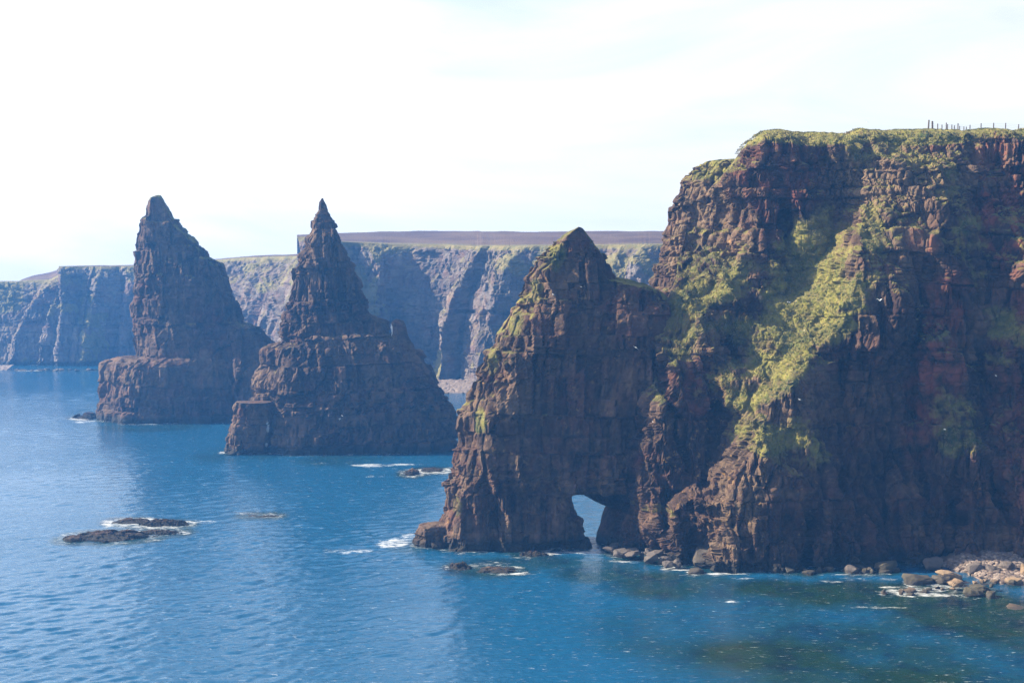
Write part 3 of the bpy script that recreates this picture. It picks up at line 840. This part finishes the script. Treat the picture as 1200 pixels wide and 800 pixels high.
far_cliff("far_cliff",
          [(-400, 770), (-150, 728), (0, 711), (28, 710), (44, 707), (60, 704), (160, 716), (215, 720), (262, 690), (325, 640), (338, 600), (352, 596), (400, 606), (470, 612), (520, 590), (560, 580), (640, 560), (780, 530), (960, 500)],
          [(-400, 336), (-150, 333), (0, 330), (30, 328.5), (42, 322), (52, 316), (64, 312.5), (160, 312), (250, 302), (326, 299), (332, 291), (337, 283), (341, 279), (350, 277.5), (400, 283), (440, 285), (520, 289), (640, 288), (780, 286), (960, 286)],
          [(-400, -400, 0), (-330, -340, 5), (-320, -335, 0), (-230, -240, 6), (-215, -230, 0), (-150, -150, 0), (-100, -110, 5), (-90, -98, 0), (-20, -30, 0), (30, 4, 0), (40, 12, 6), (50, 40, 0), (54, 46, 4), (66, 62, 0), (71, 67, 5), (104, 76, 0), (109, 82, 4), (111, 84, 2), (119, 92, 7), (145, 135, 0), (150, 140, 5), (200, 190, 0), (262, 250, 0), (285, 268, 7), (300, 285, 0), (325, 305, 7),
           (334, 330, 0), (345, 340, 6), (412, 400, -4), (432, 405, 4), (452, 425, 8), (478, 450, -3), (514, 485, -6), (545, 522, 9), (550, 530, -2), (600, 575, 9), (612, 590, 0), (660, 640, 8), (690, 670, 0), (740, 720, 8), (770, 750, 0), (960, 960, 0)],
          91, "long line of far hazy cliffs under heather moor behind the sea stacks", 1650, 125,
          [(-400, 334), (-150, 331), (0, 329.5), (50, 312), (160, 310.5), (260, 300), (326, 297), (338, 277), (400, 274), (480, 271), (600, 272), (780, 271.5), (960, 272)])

# ------------------------------------------------------------------ low rocks in the water
def skerry(name, px0, px1, py, h, depth, seed, label, tilt=0.0, res=0.16):
    a = sea_at(px0, py); b = sea_at(px1, py)
    cx, cy = (a[0] + b[0]) / 2, a[1]
    hx = (b[0] - a[0]) / 2
    nx, ny = int(2.6 * hx / res), int(2.6 * depth / res)
    gx = np.linspace(-1.3, 1.3, nx); gy = np.linspace(-1.3, 1.3, ny)
    GX, GY = np.meshgrid(gx, gy)
    X = GX * hx; Y = GY * depth
    n = fbm(X / 2.6, Y / 1.6, X * 0, 4, seed)
    r = np.sqrt(GX ** 2 + GY ** 2) + 0.35 * n
    env = np.clip(1.05 - r, -0.6, 1)
    r1, e1, b1 = blocks(X, Y * 1.3, X * 0 + 3, 5.0, 1.1, seed + 5, 0.5, 0)
    n = n + 0.5 * fbm(X / 0.6, Y / 0.6, X * 0, 3, seed + 2)
    z = h * (np.sign(env) * np.abs(env) ** 0.7 * 1.0 + 0.45 * n * (env > 0) + 0.8 * (r1 - 0.5) * (env > 0)) - 0.12 * np.exp(-e1 / 0.1)
    z = np.maximum(z + tilt * X, -0.7)
    P = np.stack([X + 0.12 * vnoise(X, Y, z, seed + 1), Y, z], -1)
    N = -grid_normals(P); N *= np.sign(N[..., 2:3] + 1e-9)
    at = {"tone": np.clip(0.35 + 0.5 * r1, 0, 1), "grass": X * 0, "red": X * 0 + 0.15, "lichen": np.clip(z * 0.5, 0, 0.8), "guano_and_white": X * 0, "wet": sstep(1.5 * h, 0.5 * h, z + 0.3 * n)}
    q = grid_quads(ny, nx)
    keep = (z.ravel()[q] > -0.55).any(axis=1)
    q = q[keep]
    ids = np.unique(q); mapi = -np.ones(nx * ny, int); mapi[ids] = np.arange(len(ids))
    o = raw_mesh(name, P.reshape(-1, 3)[ids], mapi[q], None, [M_ROCK], {kk: v.ravel()[ids] for kk, v in at.items()})
    o.location = (cx, cy, 0)
    return set_props(o, label, "rock")

skerry("skerry", 90, 176, 629, 1.0, 4.5, 401, "largest low dark skerry rock lying in open water at left, edged with foam")
skerry("skerry", 73, 102, 632, 0.75, 2.2, 402, "small flat dark rock at the left tip of the skerry group")
skerry("skerry", 132, 174, 611.5, .7, 2.2, 403, "long thin reef rock on the far side of the skerry group")
skerry("skerry", 164, 218, 614, .95, 2.4, 404, "dark knobbly reef rock at the right end of the skerry group")
skerry("skerry", 158, 212, 624, .5, 2.0, 405, "low wave washed rock between the two skerry ridges")
skerry("skerry", 288, 324, 604, 0.10, 1.3, 406, "barely awash reef to the right of the skerry group")
skerry("skerry", 474, 492, 555, 1.0, 3.5, 407, "dark rock in foam between the middle stack and the arch")
skerry("skerry", 494, 520, 551, 0.6, 3.0, 408, "low reef close beside the left edge of the arch wall")
skerry("skerry", 526, 553, 665, 1.0, 1.6, 409, "small dark rock alone in the water in front of the arch")
skerry("skerry", 556, 606, 668, 0.5, 2.0, 410, "wave washed reef just right of the small rock before the arch", )
skerry("skerry", 608, 640, 650, 0.7, 1.4, 411, "low pale rock at the foot of the arch wall, left of the opening")
skerry("skerry", 88, 116, 489.5, 1.6, 4.0, 412, "low reef jutting left from the foot of the shark fin stack")
skerry("skerry", 676, 694, 640, 1.6, 2.0, 413, "dark boulder lying in the arch opening at water level")

# ------------------------------------------------------------------ boulders and beach
def boulder_mesh(seed, facets=20, rough=0.11):
    rg = random.Random(seed)
    bm = bmesh.new()
    for _ in range(facets):
        v = Vector((rg.gauss(0, 1), rg.gauss(0, 1), rg.gauss(0, 1))).normalized()
        k = 1 / max(abs(v.x), abs(v.y), abs(v.z)) * 0.75 + 0.25
        bm.verts.new(v * k * rg.uniform(0.85, 1.05) * 0.8)
    r = bmesh.ops.convex_hull(bm, input=bm.verts)
    for v in [v for v in bm.verts if not v.link_faces]: bm.verts.remove(v)
    bmesh.ops.bevel(bm, geom=list(bm.edges), offset=0.045, segments=1, affect='EDGES', profile=0.6)
    bmesh.ops.triangulate(bm, faces=list(bm.faces))
    bmesh.ops.subdivide_edges(bm, edges=[e for e in bm.edges if e.calc_length() > 0.35], cuts=1, use_grid_fill=True)
    co = np.array([v.co[:] for v in bm.verts])
    n = fbm(co[:, 0] * 2.2, co[:, 1] * 2.2, co[:, 2] * 2.2, 3, seed) * rough * 1.6
    bm.normal_update()
    for v, k in zip(bm.verts, n): v.co += v.normal * float(k)
    me = bpy.data.meshes.new("boulder")
    bm.to_mesh(me); bm.free()
    return me

def boulder_material(name, a, b, c2):
    k = NT(name)
    oi = k.n("ShaderNodeObjectInfo")
    c = k.ramp(k.noise(0.9, 6, 0.65), [(0.3, a), (0.7, b)])
    c = k.mix(k.math('MULTIPLY', oi.outputs["Random"], 0.7), c, c2)
    sp = k.n("ShaderNodeSeparateXYZ"); k.link(k.geo.outputs["Position"], sp.inputs[0])
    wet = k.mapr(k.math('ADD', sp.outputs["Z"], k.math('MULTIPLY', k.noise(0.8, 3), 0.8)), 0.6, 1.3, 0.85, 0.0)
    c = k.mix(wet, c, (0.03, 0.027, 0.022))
    k.link(c, k.b.inputs["Base Color"])
    k.b.inputs["Roughness"].default_value = 0.85
    k.link(k.bump(k.noise(2.5, 7, 0.7), 0.8, 0.2), k.b.inputs["Normal"])
    return k.m
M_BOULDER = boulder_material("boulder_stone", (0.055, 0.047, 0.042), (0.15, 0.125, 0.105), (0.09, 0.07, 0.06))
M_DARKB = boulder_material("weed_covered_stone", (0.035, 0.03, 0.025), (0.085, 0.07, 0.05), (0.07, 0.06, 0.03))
M_TAN = boulder_material("tan_stone", (0.15, 0.095, 0.055), (0.30, 0.20, 0.115), (0.22, 0.16, 0.10))
BM = [boulder_mesh(900 + i) for i in range(7)]
BMESH = {}
def boulder(px, py, wpx, hpx, mat, label, group=None, seed=0, z=0.0, rot=None, flat=1.0):
    rg = random.Random(seed * 77 + int(px * 13 + py * 7))
    p = sea_at(px, py, z)
    s = wpx * p[1] / FPX / 2
    h = hpx * p[1] / FPX / 2
    key = (rg.randrange(len(BM)), mat.name)
    if key not in BMESH:
        me = BM[key[0]].copy(); me.materials.append(mat); BMESH[key] = me
    o = bpy.data.objects.new("boulder", BMESH[key])
    COL.objects.link(o)
    o.scale = (s * 1.15, s * 1.0 * flat, h * 1.35)
    o.rotation_euler = (rg.uniform(-.2, .2), rg.uniform(-.25, .25), rg.uniform(0, 6.3)) if rot is None else rot
    o.location = (p[0], p[1], p[2] + h * 0.35)
    return set_props(o, label, "boulder", group)

# named ones
boulder(1075, 683, 40, 17, M_DARKB, "big dark weed covered block in the surf at the foot of the right cliff", flat=.8, rot=(0, .05, .2))
boulder(1103, 683, 26, 14, M_DARKB, "dark block touching the right side of the biggest surf block", flat=.8)
boulder(1112, 675, 34, 10, M_TAN, "tan slanting slab on top of the surf blocks", flat=.8, rot=(0, .22, .1), z=0.8)
boulder(1140, 697, 26, 12, M_DARKB, "knobbly black rock at the edge of the shallows in front of the beach")
boulder(1160, 699, 22, 9, M_DARKB, "low black rock right of the knobbly one in the shallows")
boulder(1122, 686, 24, 10, M_TAN, "flat yellowish rock at the beach edge between the dark blocks")
boulder(1066, 693, 16, 6, M_TAN, "pale wedge shaped rock lying in the foam")
boulder(1188, 684, 24, 15, M_TAN, "orange tan rounded boulder on the beach at the right border")
boulder(1203, 672, 18, 22, M_TAN, "tall orange boulder at the back of the beach, cut by the picture border", z=.8)
boulder(1143, 669, 22, 15, M_BOULDER, "grey rounded boulder at the back of the beach under the cliff", z=.6)
boulder(1180, 666, 20, 14, M_BOULDER, "purplish squarish boulder at the back of the pebble beach", z=1.0)
boulder(1163, 669, 18, 10, M_BOULDER, "smaller grey stone between two boulders at the back of the beach", z=.8)
boulder(1093, 664, 24, 20, M_BOULDER, "domed brown boulder leaning on the cliff behind the surf blocks", z=.4)
boulder(996, 670, 26, 13, M_BOULDER, "lone smooth grey boulder in the shade of the cliff foot")
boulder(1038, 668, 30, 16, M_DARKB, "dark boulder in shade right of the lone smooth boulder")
boulder(1190, 712, 26, 4, M_TAN, "pale flat rock awash in the shallows near the right border")
boulder(1150, 690, 34, 8, M_DARKB, "weedy ledge of rock along the beach front")
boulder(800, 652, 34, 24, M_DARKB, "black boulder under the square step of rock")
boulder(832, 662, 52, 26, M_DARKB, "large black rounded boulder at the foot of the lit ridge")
boulder(815, 671, 20, 8, M_DARKB, "small dark rock at the waterline before the black boulders")
boulder(870, 664, 34, 18, M_BOULDER, "cracked pale rock right of the black boulders at the waterline")
rg = random.Random(5)
for i in range(26):
    px = rg.uniform(712, 795); base = 645 + (px - 700) * 0.17
    boulder(px, base + rg.uniform(-9, 3), rg.uniform(9, 22), rg.uniform(5, 10), M_BOULDER, "grey stone in the boulder jumble below the shaded cliff, between arch and lit ridge", "boulders at the foot of the headland", seed=i, z=rg.uniform(0, .8))
for i in range(18):
    px = rg.uniform(880, 1060); base = 669
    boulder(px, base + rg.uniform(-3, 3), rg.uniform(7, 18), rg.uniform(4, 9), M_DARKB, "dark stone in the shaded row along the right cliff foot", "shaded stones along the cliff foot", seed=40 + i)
for i in range(14):
    px = rg.uniform(1105, 1205); base = 689 - abs(px - 1160) * 0.02
    boulder(px, base + rg.uniform(-14, 5), rg.uniform(5, 12), rg.uniform(3, 7), M_TAN if i % 3 else M_DARKB, "loose stone scattered on the small pebble beach", "stones on the beach", seed=80 + i, z=rg.uniform(0.1, .8))
for i in range(16):
    px = rg.uniform(1035, 1105)
    boulder(px, rg.uniform(688, 698), rg.uniform(5, 11), rg.uniform(3, 5), M_DARKB if i % 3 else M_TAN, "small stone among the foam in front of the surf blocks", "stones in the surf", seed=120 + i)

# pebble beach
def beach():
    a = sea_at(1128, 690); b = sea_at(1240, 690)
    nx, ny = 200, 90
    x = np.linspace(a[0] - 3, b[0] + 3, nx); y = np.linspace(a[1] - 3, a[1] + 22, ny)
    X, Y = np.meshgrid(x, y)
    shore = a[1] + 1.5 * vnoise(X / 6, X * 0, X * 0, 3) + 3.0 * sstep(a[0] + 10, a[0], X)
    Z = -0.4 + 0.13 * (Y - shore) + 0.22 * fbm(X / 1.6, Y / 1.6, X * 0, 4, 8) - 2.5 * sstep(a[0] + 7, a[0] - 1, X + 1.5 * vnoise(Y / 2, Y * 0, Y * 0, 9))
    o = raw_mesh("beach", np.stack([X, Y, Z], -1).reshape(-1, 3), grid_quads(ny, nx), None, [M_PEBBLE], smooth=True)
    set_props(o, "small pale pebble beach at the foot of the right cliff", "beach", kind="structure")
    rg = np.random.default_rng(4)
    V = []; T = []
    ico = bmesh.new(); bmesh.ops.create_icosphere(ico, subdivisions=1, radius=1)
    iv = np.array([v.co[:] for v in ico.verts]); it = np.array([[v.index for v in f.verts] for f in ico.faces]); ico.free()
    for _ in range(8000):
        px, py = rg.uniform(a[0], b[0]), rg.uniform(a[1] - 1, a[1] + 19)
        s = rg.uniform(.10, .30) * (1 + 1.2 * rg.random() ** 6)
        j = np.abs(x - px).argmin(); i = np.abs(y - py).argmin()
        if Z[i, j] < 0.05: continue
        p = iv * (s * rg.uniform(.7, 1.3, 3) * (1, 1, .6)) * rg.uniform(.85, 1.15, (12, 1)) + (px, py, Z[i, j] + s * .2)
        T.append(it + 12 * len(V)); V.append(p)
    o = raw_mesh("pebbles", np.concatenate(V), None, np.concatenate(T), [M_PEBBLE])
    set_props(o, "pale pebbles covering the small beach", "pebbles", kind="stuff")
k = NT("pebble")
gi = k.n("ShaderNodeNewGeometry")
c = k.ramp(gi.outputs["Random Per Island"], [(0.1, (0.07, 0.055, 0.047)), (0.5, (0.15, 0.12, 0.10)), (0.9, (0.27, 0.22, 0.18))])
c = k.mix(k.mapr(k.noise(1.5, 5), 0.4, 0.7, 0, .5), c, (0.25, 0.17, 0.13))
k.link(c, k.b.inputs["Base Color"]); k.b.inputs["Roughness"].default_value = 0.85
M_PEBBLE = k.m
beach()

# stony strands under the far cliffs
def far_strand(px0, px1, py, width, seed, label):
    a = sea_at(px0, py); b = sea_at(px1, py)
    nx, ny = 160, 40
    u = np.linspace(0, 1, nx); v = np.linspace(0, 1, ny)
    U, Vv = np.meshgrid(u, v)
    X = a[0] + (b[0] - a[0]) * U; Y = a[1] + (b[1] - a[1]) * U + width * Vv
    Z = -0.5 + 0.14 * width * Vv + 0.9 * np.abs(fbm(X / 3, Y / 3, X * 0, 4, seed)) * sstep(0, .2, Vv)
    o = raw_mesh("far_beach", np.stack([X, Y, Z], -1).reshape(-1, 3), grid_quads(ny, nx), None, [M_PEBBLE])
    set_props(o, label, "beach", kind="structure")
far_strand(505, 562, 461, 26, 71, "pinkish boulder strand below the far cliff beside the arch")
far_strand(-40, 5, 434, 14, 72, "pinkish strand below the far cliffs at the left border")
rg = random.Random(9)
for i in range(12):
    a = 20 + i * 9 + rg.uniform(-3, 3)
    boulder(a, 434 + rg.uniform(-1, 1), rg.uniform(5, 13), rg.uniform(1.5, 3), M_BOULDER, "low stone along the waterline of the far left cliffs", "stones below the far left cliffs", seed=160 + i)
for i in range(14):
    boulder(rg.uniform(512, 556), 459 + rg.uniform(-3, 2), rg.uniform(3, 7), rg.uniform(2, 4), M_TAN, "stone on the pink strand below the far cliff", "stones on the far strand", seed=180 + i)

ORD = "first second third fourth fifth sixth seventh eighth ninth tenth eleventh twelfth thirteenth fourteenth fifteenth sixteenth seventeenth eighteenth nineteenth twentieth".split() + \
      ["twenty-" + t for t in "first second third fourth fifth sixth".split()]
for grp, text in (("boulders at the foot of the headland", "grey stone, {} from the arch in the jumble below the shaded cliff"),
                  ("shaded stones along the cliff foot", "dark stone, {} from the lit ridge in the shaded row along the cliff foot"),
                  ("stones on the beach", "loose stone on the small pebble beach, {} from its seaward left end"),
                  ("stones in the surf", "small stone in the foam before the surf blocks, {} from the left"),
                  ("stones on the far strand", "stone on the pink strand below the far cliff, {} from the middle stack"),
                  ("stones below the far left cliffs", "low stone at the waterline of the far left cliffs, {} from the picture border")):
    for n, o in enumerate(sorted((o for o in SC.objects if o.get("group") == grp), key=lambda o: o.location.x / o.location.y)):
        o["label"] = text.format(ORD[n])

# ------------------------------------------------------------------ turf tufts on the headland
def tufts():
    rg = np.random.default_rng(12)
    Pf = HEAD_P.reshape(-1, 3); Gf = HEAD_G.ravel(); Nf = HEAD_N.reshape(-1, 3)
    ok = np.where((Gf > 0.62) & (Pf[:, 0] > 26) & (Pf[:, 0] < 100) & (Nf[:, 2] > -0.1))[0]
    n = min(9000, len(ok))
    pick = rg.choice(ok, n, replace=False)
    base = Pf[pick]
    # plus the skyline
    jj = rg.integers(0, len(lip), 5000)
    sk = lip[jj] + np.stack([rg.uniform(-.15, .15, 5000), rg.uniform(0, 4, 5000), np.zeros(5000)], -1)
    sk[:, 2] += 0.095 * (sk[:, 1] - lip[jj, 1])
    sk = sk[(sk[:, 0] > 42) & (sk[:, 0] < 120)]
    base = np.concatenate([base, sk])
    n = len(base)
    K = 4
    B = np.repeat(base, K, 0); m = len(B)
    ang = rg.uniform(0, 6.283, m); h = rg.uniform(.10, .28, m) * np.repeat(rg.uniform(.6, 1.25, n), K); wd = rg.uniform(.06, .14, m)
    lean_ = rg.uniform(-.25, .25, (m, 2))
    dx = np.cos(ang) * wd; dy = np.sin(ang) * wd
    j = rg.uniform(-.15, .15, (m, 2))
    o0 = B + np.stack([j[:, 0], j[:, 1], np.full(m, -.08)], -1)
    a = o0 + np.stack([-dx, -dy, dx * 0], -1); b = o0 + np.stack([dx, dy, dx * 0], -1)
    c = o0 + np.stack([lean_[:, 0], lean_[:, 1], h], -1)
    V = np.stack([a, b, c], 1).reshape(-1, 3)
    o = raw_mesh("grass", V, None, np.arange(3 * m).reshape(-1, 3), [M_GRASS])
    set_props(o, "rough grass tufts on the headland slopes and brow", "grass", kind="stuff")
k = NT("rough_grass")
c = k.ramp(k.noise(0.25, 5, .65), [(0.32, (0.06, 0.08, 0.022)), (0.5, (0.18, 0.17, 0.045)), (0.65, (0.22, 0.165, 0.065))])
k.link(c, k.b.inputs["Base Color"]); k.b.inputs["Roughness"].default_value = 0.8
M_GRASS = k.m
tufts()

# ------------------------------------------------------------------ fences
k = NT("weathered_wood")
c = k.ramp(k.noise(3, 4), [(0.3, (0.07, 0.055, 0.045)), (0.7, (0.14, 0.115, 0.095))])
k.link(c, k.b.inputs["Base Color"]); k.b.inputs["Roughness"].default_value = 0.9
M_WOOD = k.m
k = NT("fence_wire"); k.b.inputs["Base Color"].default_value = (0.2, 0.2, 0.2, 1); k.b.inputs["Metallic"].default_value = 0.8; k.b.inputs["Roughness"].default_value = 0.5
M_WIRE = k.m

def bar(bm, p, q, r, n=6):
    p = Vector(p); q = Vector(q)
    ax = (q - p).normalized()
    u = ax.orthogonal().normalized(); v = ax.cross(u)
    ra = [bm.verts.new(p + (u * math.cos(2 * math.pi * i / n) + v * math.sin(2 * math.pi * i / n)) * r) for i in range(n)]
    rb = [bm.verts.new(q + (u * math.cos(2 * math.pi * i / n) + v * math.sin(2 * math.pi * i / n)) * r * .92) for i in range(n)]
    for i in range(n): bm.faces.new((ra[i], ra[(i + 1) % n], rb[(i + 1) % n], rb[i]))
    bm.faces.new(rb); bm.faces.new(ra[::-1])

def bm_obj(name, bm, mat, parent=None):
    me = bpy.data.meshes.new(name)
    bmesh.ops.recalc_face_normals(bm, faces=list(bm.faces))
    bm.to_mesh(me); bm.free()
    me.materials.append(mat)
    o = bpy.data.objects.new(name, me); COL.objects.link(o)
    if parent: place_child(o, parent)
    return o

def fence(label, posts, group=None):
    """posts: (px, distance behind the brow, height, radius, lean)"""
    pts = []
    for px, back, h, r, ln in posts:
        j = int(np.argmin(np.abs(lip[:, 0] / lip[:, 1] - (px - 600) / FPX)))
        y = lip[j, 1] + back
        x = (px - 600) / FPX * y
        z = lip[j, 2] + 0.095 * back
        pts.append((x, y, z, h, r, ln))
    root = empty("wire_fence", pts[0][:3], label, "fence", group)
    for x, y, z, h, r, ln in pts:
        bm = bmesh.new(); bar(bm, (x, y, z - .4), (x + ln, y, z + h), r)
        bm_obj("post", bm, M_WOOD, root)
    for f in (.35, .62, .9):
        bm = bmesh.new()
        for a, b in zip(pts[:-1], pts[1:]):
            bar(bm, (a[0], a[1] - .1, a[2] + min(a[3], 1.1) * f), (b[0], b[1] - .1, b[2] + min(b[3], 1.1) * f), .010, 4)
        bm_obj("wire", bm, M_WIRE, root)
    return root
fence("post and wire fence along the clifftop edge, running to the right border",
      [(1105.5, 5, 1.35, .11, 0), (1119, 5, 1.25, .10, .03), (1133, 5, 1.2, .10, .03), (1146, 5, 1.2, .10, 0), (1160.5, 5, 1.15, .10, .03), (1174.5, 5, 1.15, .10, .02), (1189.5, 5, 1.15, .10, .05), (1204, 5, 1.15, .1, 0), (1219, 5, 1.15, .1, 0)])
f2 = fence("second fence of shorter posts receding behind the clifftop edge, starting at two tall posts",
      [(1084.5, 6, 1.75, .15, .12), (1089.5, 7, 1.5, .18, -.05), (1095.5, 12, 1.15, .10, 0), (1100.5, 16, 1.1, .10, 0), (1107, 22, 1.1, .10, 0), (1112, 28, 1.0, .10, 0), (1115, 32, 1.0, .10, 0), (1121, 38, 1.0, .10, 0), (1126, 44, .95, .10, 0), (1129, 48, .95, .1, 0)])

# ------------------------------------------------------------------ gulls
def gull_mesh(spread, dihedral):
    bm = bmesh.new()
    secs = [(-.30, .02, .02, .0), (-.20, .055, .035, .0), (-.08, .075, .065, 0), (.06, .075, .07, 0), (.16, .05, .05, .015), (.22, .045, .045, .03), (.27, .03, .03, .03), (.33, .006, .006, .02)]
    n = 8
    rings = []
    for y, rx, rz, zc in secs:
        rings.append([bm.verts.new((rx * math.cos(2 * math.pi * i / n), y, zc + rz * math.sin(2 * math.pi * i / n))) for i in range(n)])
    faces = {}
    for a in range(len(secs) - 1):
        for i in range(n):
            faces[(a, i)] = bm.faces.new((rings[a][i], rings[a][(i + 1) % n], rings[a + 1][(i + 1) % n], rings[a + 1][i]))
    bm.faces.new(rings[0]); bm.faces.new(rings[-1][::-1])
    bm.normal_update()
    for side, idx in ((1, 0), (-1, 4)):
        f = faces[(2, idx)]
        steps = [(.20, .12, .0, 1.0), (.22, .0, -.05, .75), (.22, -.05, -.10, .12)]
        for st, (dx, dz, dy, sc) in enumerate(steps):
            r = bmesh.ops.extrude_discrete_faces(bm, faces=[f])
            f = r["faces"][0]
            c = f.calc_center_median()
            for v in f.verts:
                q = v.co - c
                q.y *= sc * (1.5 if st == 0 else 1); q.z *= .35
                v.co = c + q + Vector((side * dx * spread, dy, (dz * dihedral)))
    bmesh.ops.recalc_face_normals(bm, faces=list(bm.faces))
    me = bpy.data.meshes.new("seagull")
    bm.to_mesh(me); bm.free()
    me.materials.append(M_GULL)
    return me
k = NT("white_plumage")
c = k.ramp(k.noise(4, 2), [(0.4, (0.72, 0.72, 0.70)), (0.7, (0.55, 0.56, 0.58))])
k.link(c, k.b.inputs["Base Color"]); k.b.inputs["Roughness"].default_value = .7
M_GULL = k.m
GULL = [gull_mesh(1.0, 1.0), gull_mesh(.95, -.2), gull_mesh(1.0, 2.0)]
def gull(px, py, d, label, kind=0, yaw=0.0, roll=0.0, s=1.0):
    o = bpy.data.objects.new("seagull", GULL[kind]); COL.objects.link(o)
    o.location = W(px, py, d); o.rotation_euler = (0.1, roll, yaw); o.scale = (s, s, s)
    return set_props(o, label, "seagull", "seagulls flying past the cliffs")
gull(1031, 352, 228, "white gull gliding before the grassy ridge below the cliff brow", 2, .3, .1)
gull(924.5, 354, 228, "white gull flying low over the shaded grass gully", 1, 1.1, .3)
gull(745, 407, 236, "white gull flying before the shaded wall right of the arch", 1, .5, .6)
gull(648, 345, 240, "small white gull near the upper left of the arch wall", 0, .8, .4, .7)
gull(937, 468, 226, "white gull flying before the dark lower cliff face", 0, .4, .5, .8)
gull(1016, 143, 236, "gull in the open sky above the cliff brow", 0, .2, .5, .7)
gull(765, 494, 236, "gull flying over the brown shaded wall left of the lit ridge", 1, .6, .3, .6)
gull(681, 336, 240, "gull flying near the pointed top of the arch wall", 1, 1.2, .2, .6)
gull(401, 487, 350, "lone gull before the lower face of the middle stack", 1, .6, .5, .9)
gull(1167, 440, 226, "gull flying close to the green patch of the right cliff", 1, 1.1, .5, .6)
gull(1107, 503, 226, "gull flying low before the right cliff's dark lower half", 0, .9, .3, .7)

# ------------------------------------------------------------------ surf fringe where rock meets water
def surf_fringe():
    nr, nc = fo.shape
    m = np.zeros((nr, nc))
    for o in SC.objects:
        if o.type != 'MESH' or o.name.split('.')[0] not in ("rock_tower", "rock_wall", "foot_block", "foot_shelf", "headland_cliff", "skerry", "boulder", "far_cliff"): continue
        me = o.data
        co = np.empty(len(me.vertices) * 3, dtype=np.float32); me.vertices.foreach_get("co", co)
        mw = np.array(o.matrix_basis if o.parent is None else Matrix.Identity(4))
        co = co.reshape(-1, 3) @ mw[:3, :3].T + mw[:3, 3]
        c = co[np.abs(co[:, 2]) < 0.5]
        if not len(c): continue
        i = np.round(np.log(np.maximum(c[:, 1], SEA_D0) / SEA_D0) / math.log(SEA_D1 / SEA_D0) * (nr - 1)).astype(int)
        j = np.round((c[:, 0] / c[:, 1] + SEA_U) / (2 * SEA_U) * (nc - 1)).astype(int)
        ok = (i >= 0) & (i < nr) & (j >= 0) & (j < nc)
        m[i[ok], j[ok]] = 1
    def blur(a, r):
        for ax in (0, 1):
            acc = np.zeros_like(a)
            for q in range(-r, r + 1): acc += np.roll(a, q, axis=ax)
            a = acc / (2 * r + 1)
        return a
    near = np.clip(blur(m, 1) * 3.0, 0, 1); wide = np.clip(blur(blur(m, 3), 3) * 4, 0, 1)
    X, Y = P_SEA[..., 0], P_SEA[..., 1]
    n = fbm(X / 7, Y / 9, X * 0, 3, 55)
    f = np.clip(np.maximum(fo, np.maximum(near * (0.38 + 1.3 * n), wide * (0.15 + 1.2 * n))), 0, 1)
    a = sea.data.attributes["foam"]
    full = np.zeros(len(sea.data.vertices), dtype=np.float32); full[:nr * nc] = f.ravel()
    a.data.foreach_set("value", full)
    a2 = sea.data.attributes["shallow_and_reflection"]
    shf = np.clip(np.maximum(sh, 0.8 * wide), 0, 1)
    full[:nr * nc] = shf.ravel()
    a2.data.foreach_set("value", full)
surf_fringe()

# ------------------------------------------------------------------ haze
def haze_box(x0, x1, y0, y1, z0, z1):
    v = [(x, y, z) for z in (z0, z1) for x, y in ((x0, y0), (x1, y0), (x1, y1), (x0, y1))]
    f = [(0, 3, 2, 1), (4, 5, 6, 7), (0, 1, 5, 4), (1, 2, 6, 5), (2, 3, 7, 6), (3, 0, 4, 7)]
    o = raw_mesh("haze", np.array(v, float), np.array(f), None, [M_HAZE])
    set_props(o, "thin blue sea haze over the bay", "haze", kind="stuff")
k = NT("sea_haze")
k.t.nodes.remove(k.b)
vol = k.n("ShaderNodeVolumePrincipled")
vol.inputs["Color"].default_value = (0.11, 0.40, 1.0, 1)
vol.inputs["Density"].default_value = HAZE_DENSITY
vol.inputs["Anisotropy"].default_value = 0.3
k.link(vol.outputs[0], k.o.inputs["Volume"])
M_HAZE = k.m
M_HAZE.cycles.homogeneous_volume = True
M_HAZE.cycles.volume_sampling = 'DISTANCE'
if HAZE_DENSITY > 0: haze_box(-SEA_R - 20, SEA_R + 20, -620, SEA_R + 20, -5, 86)
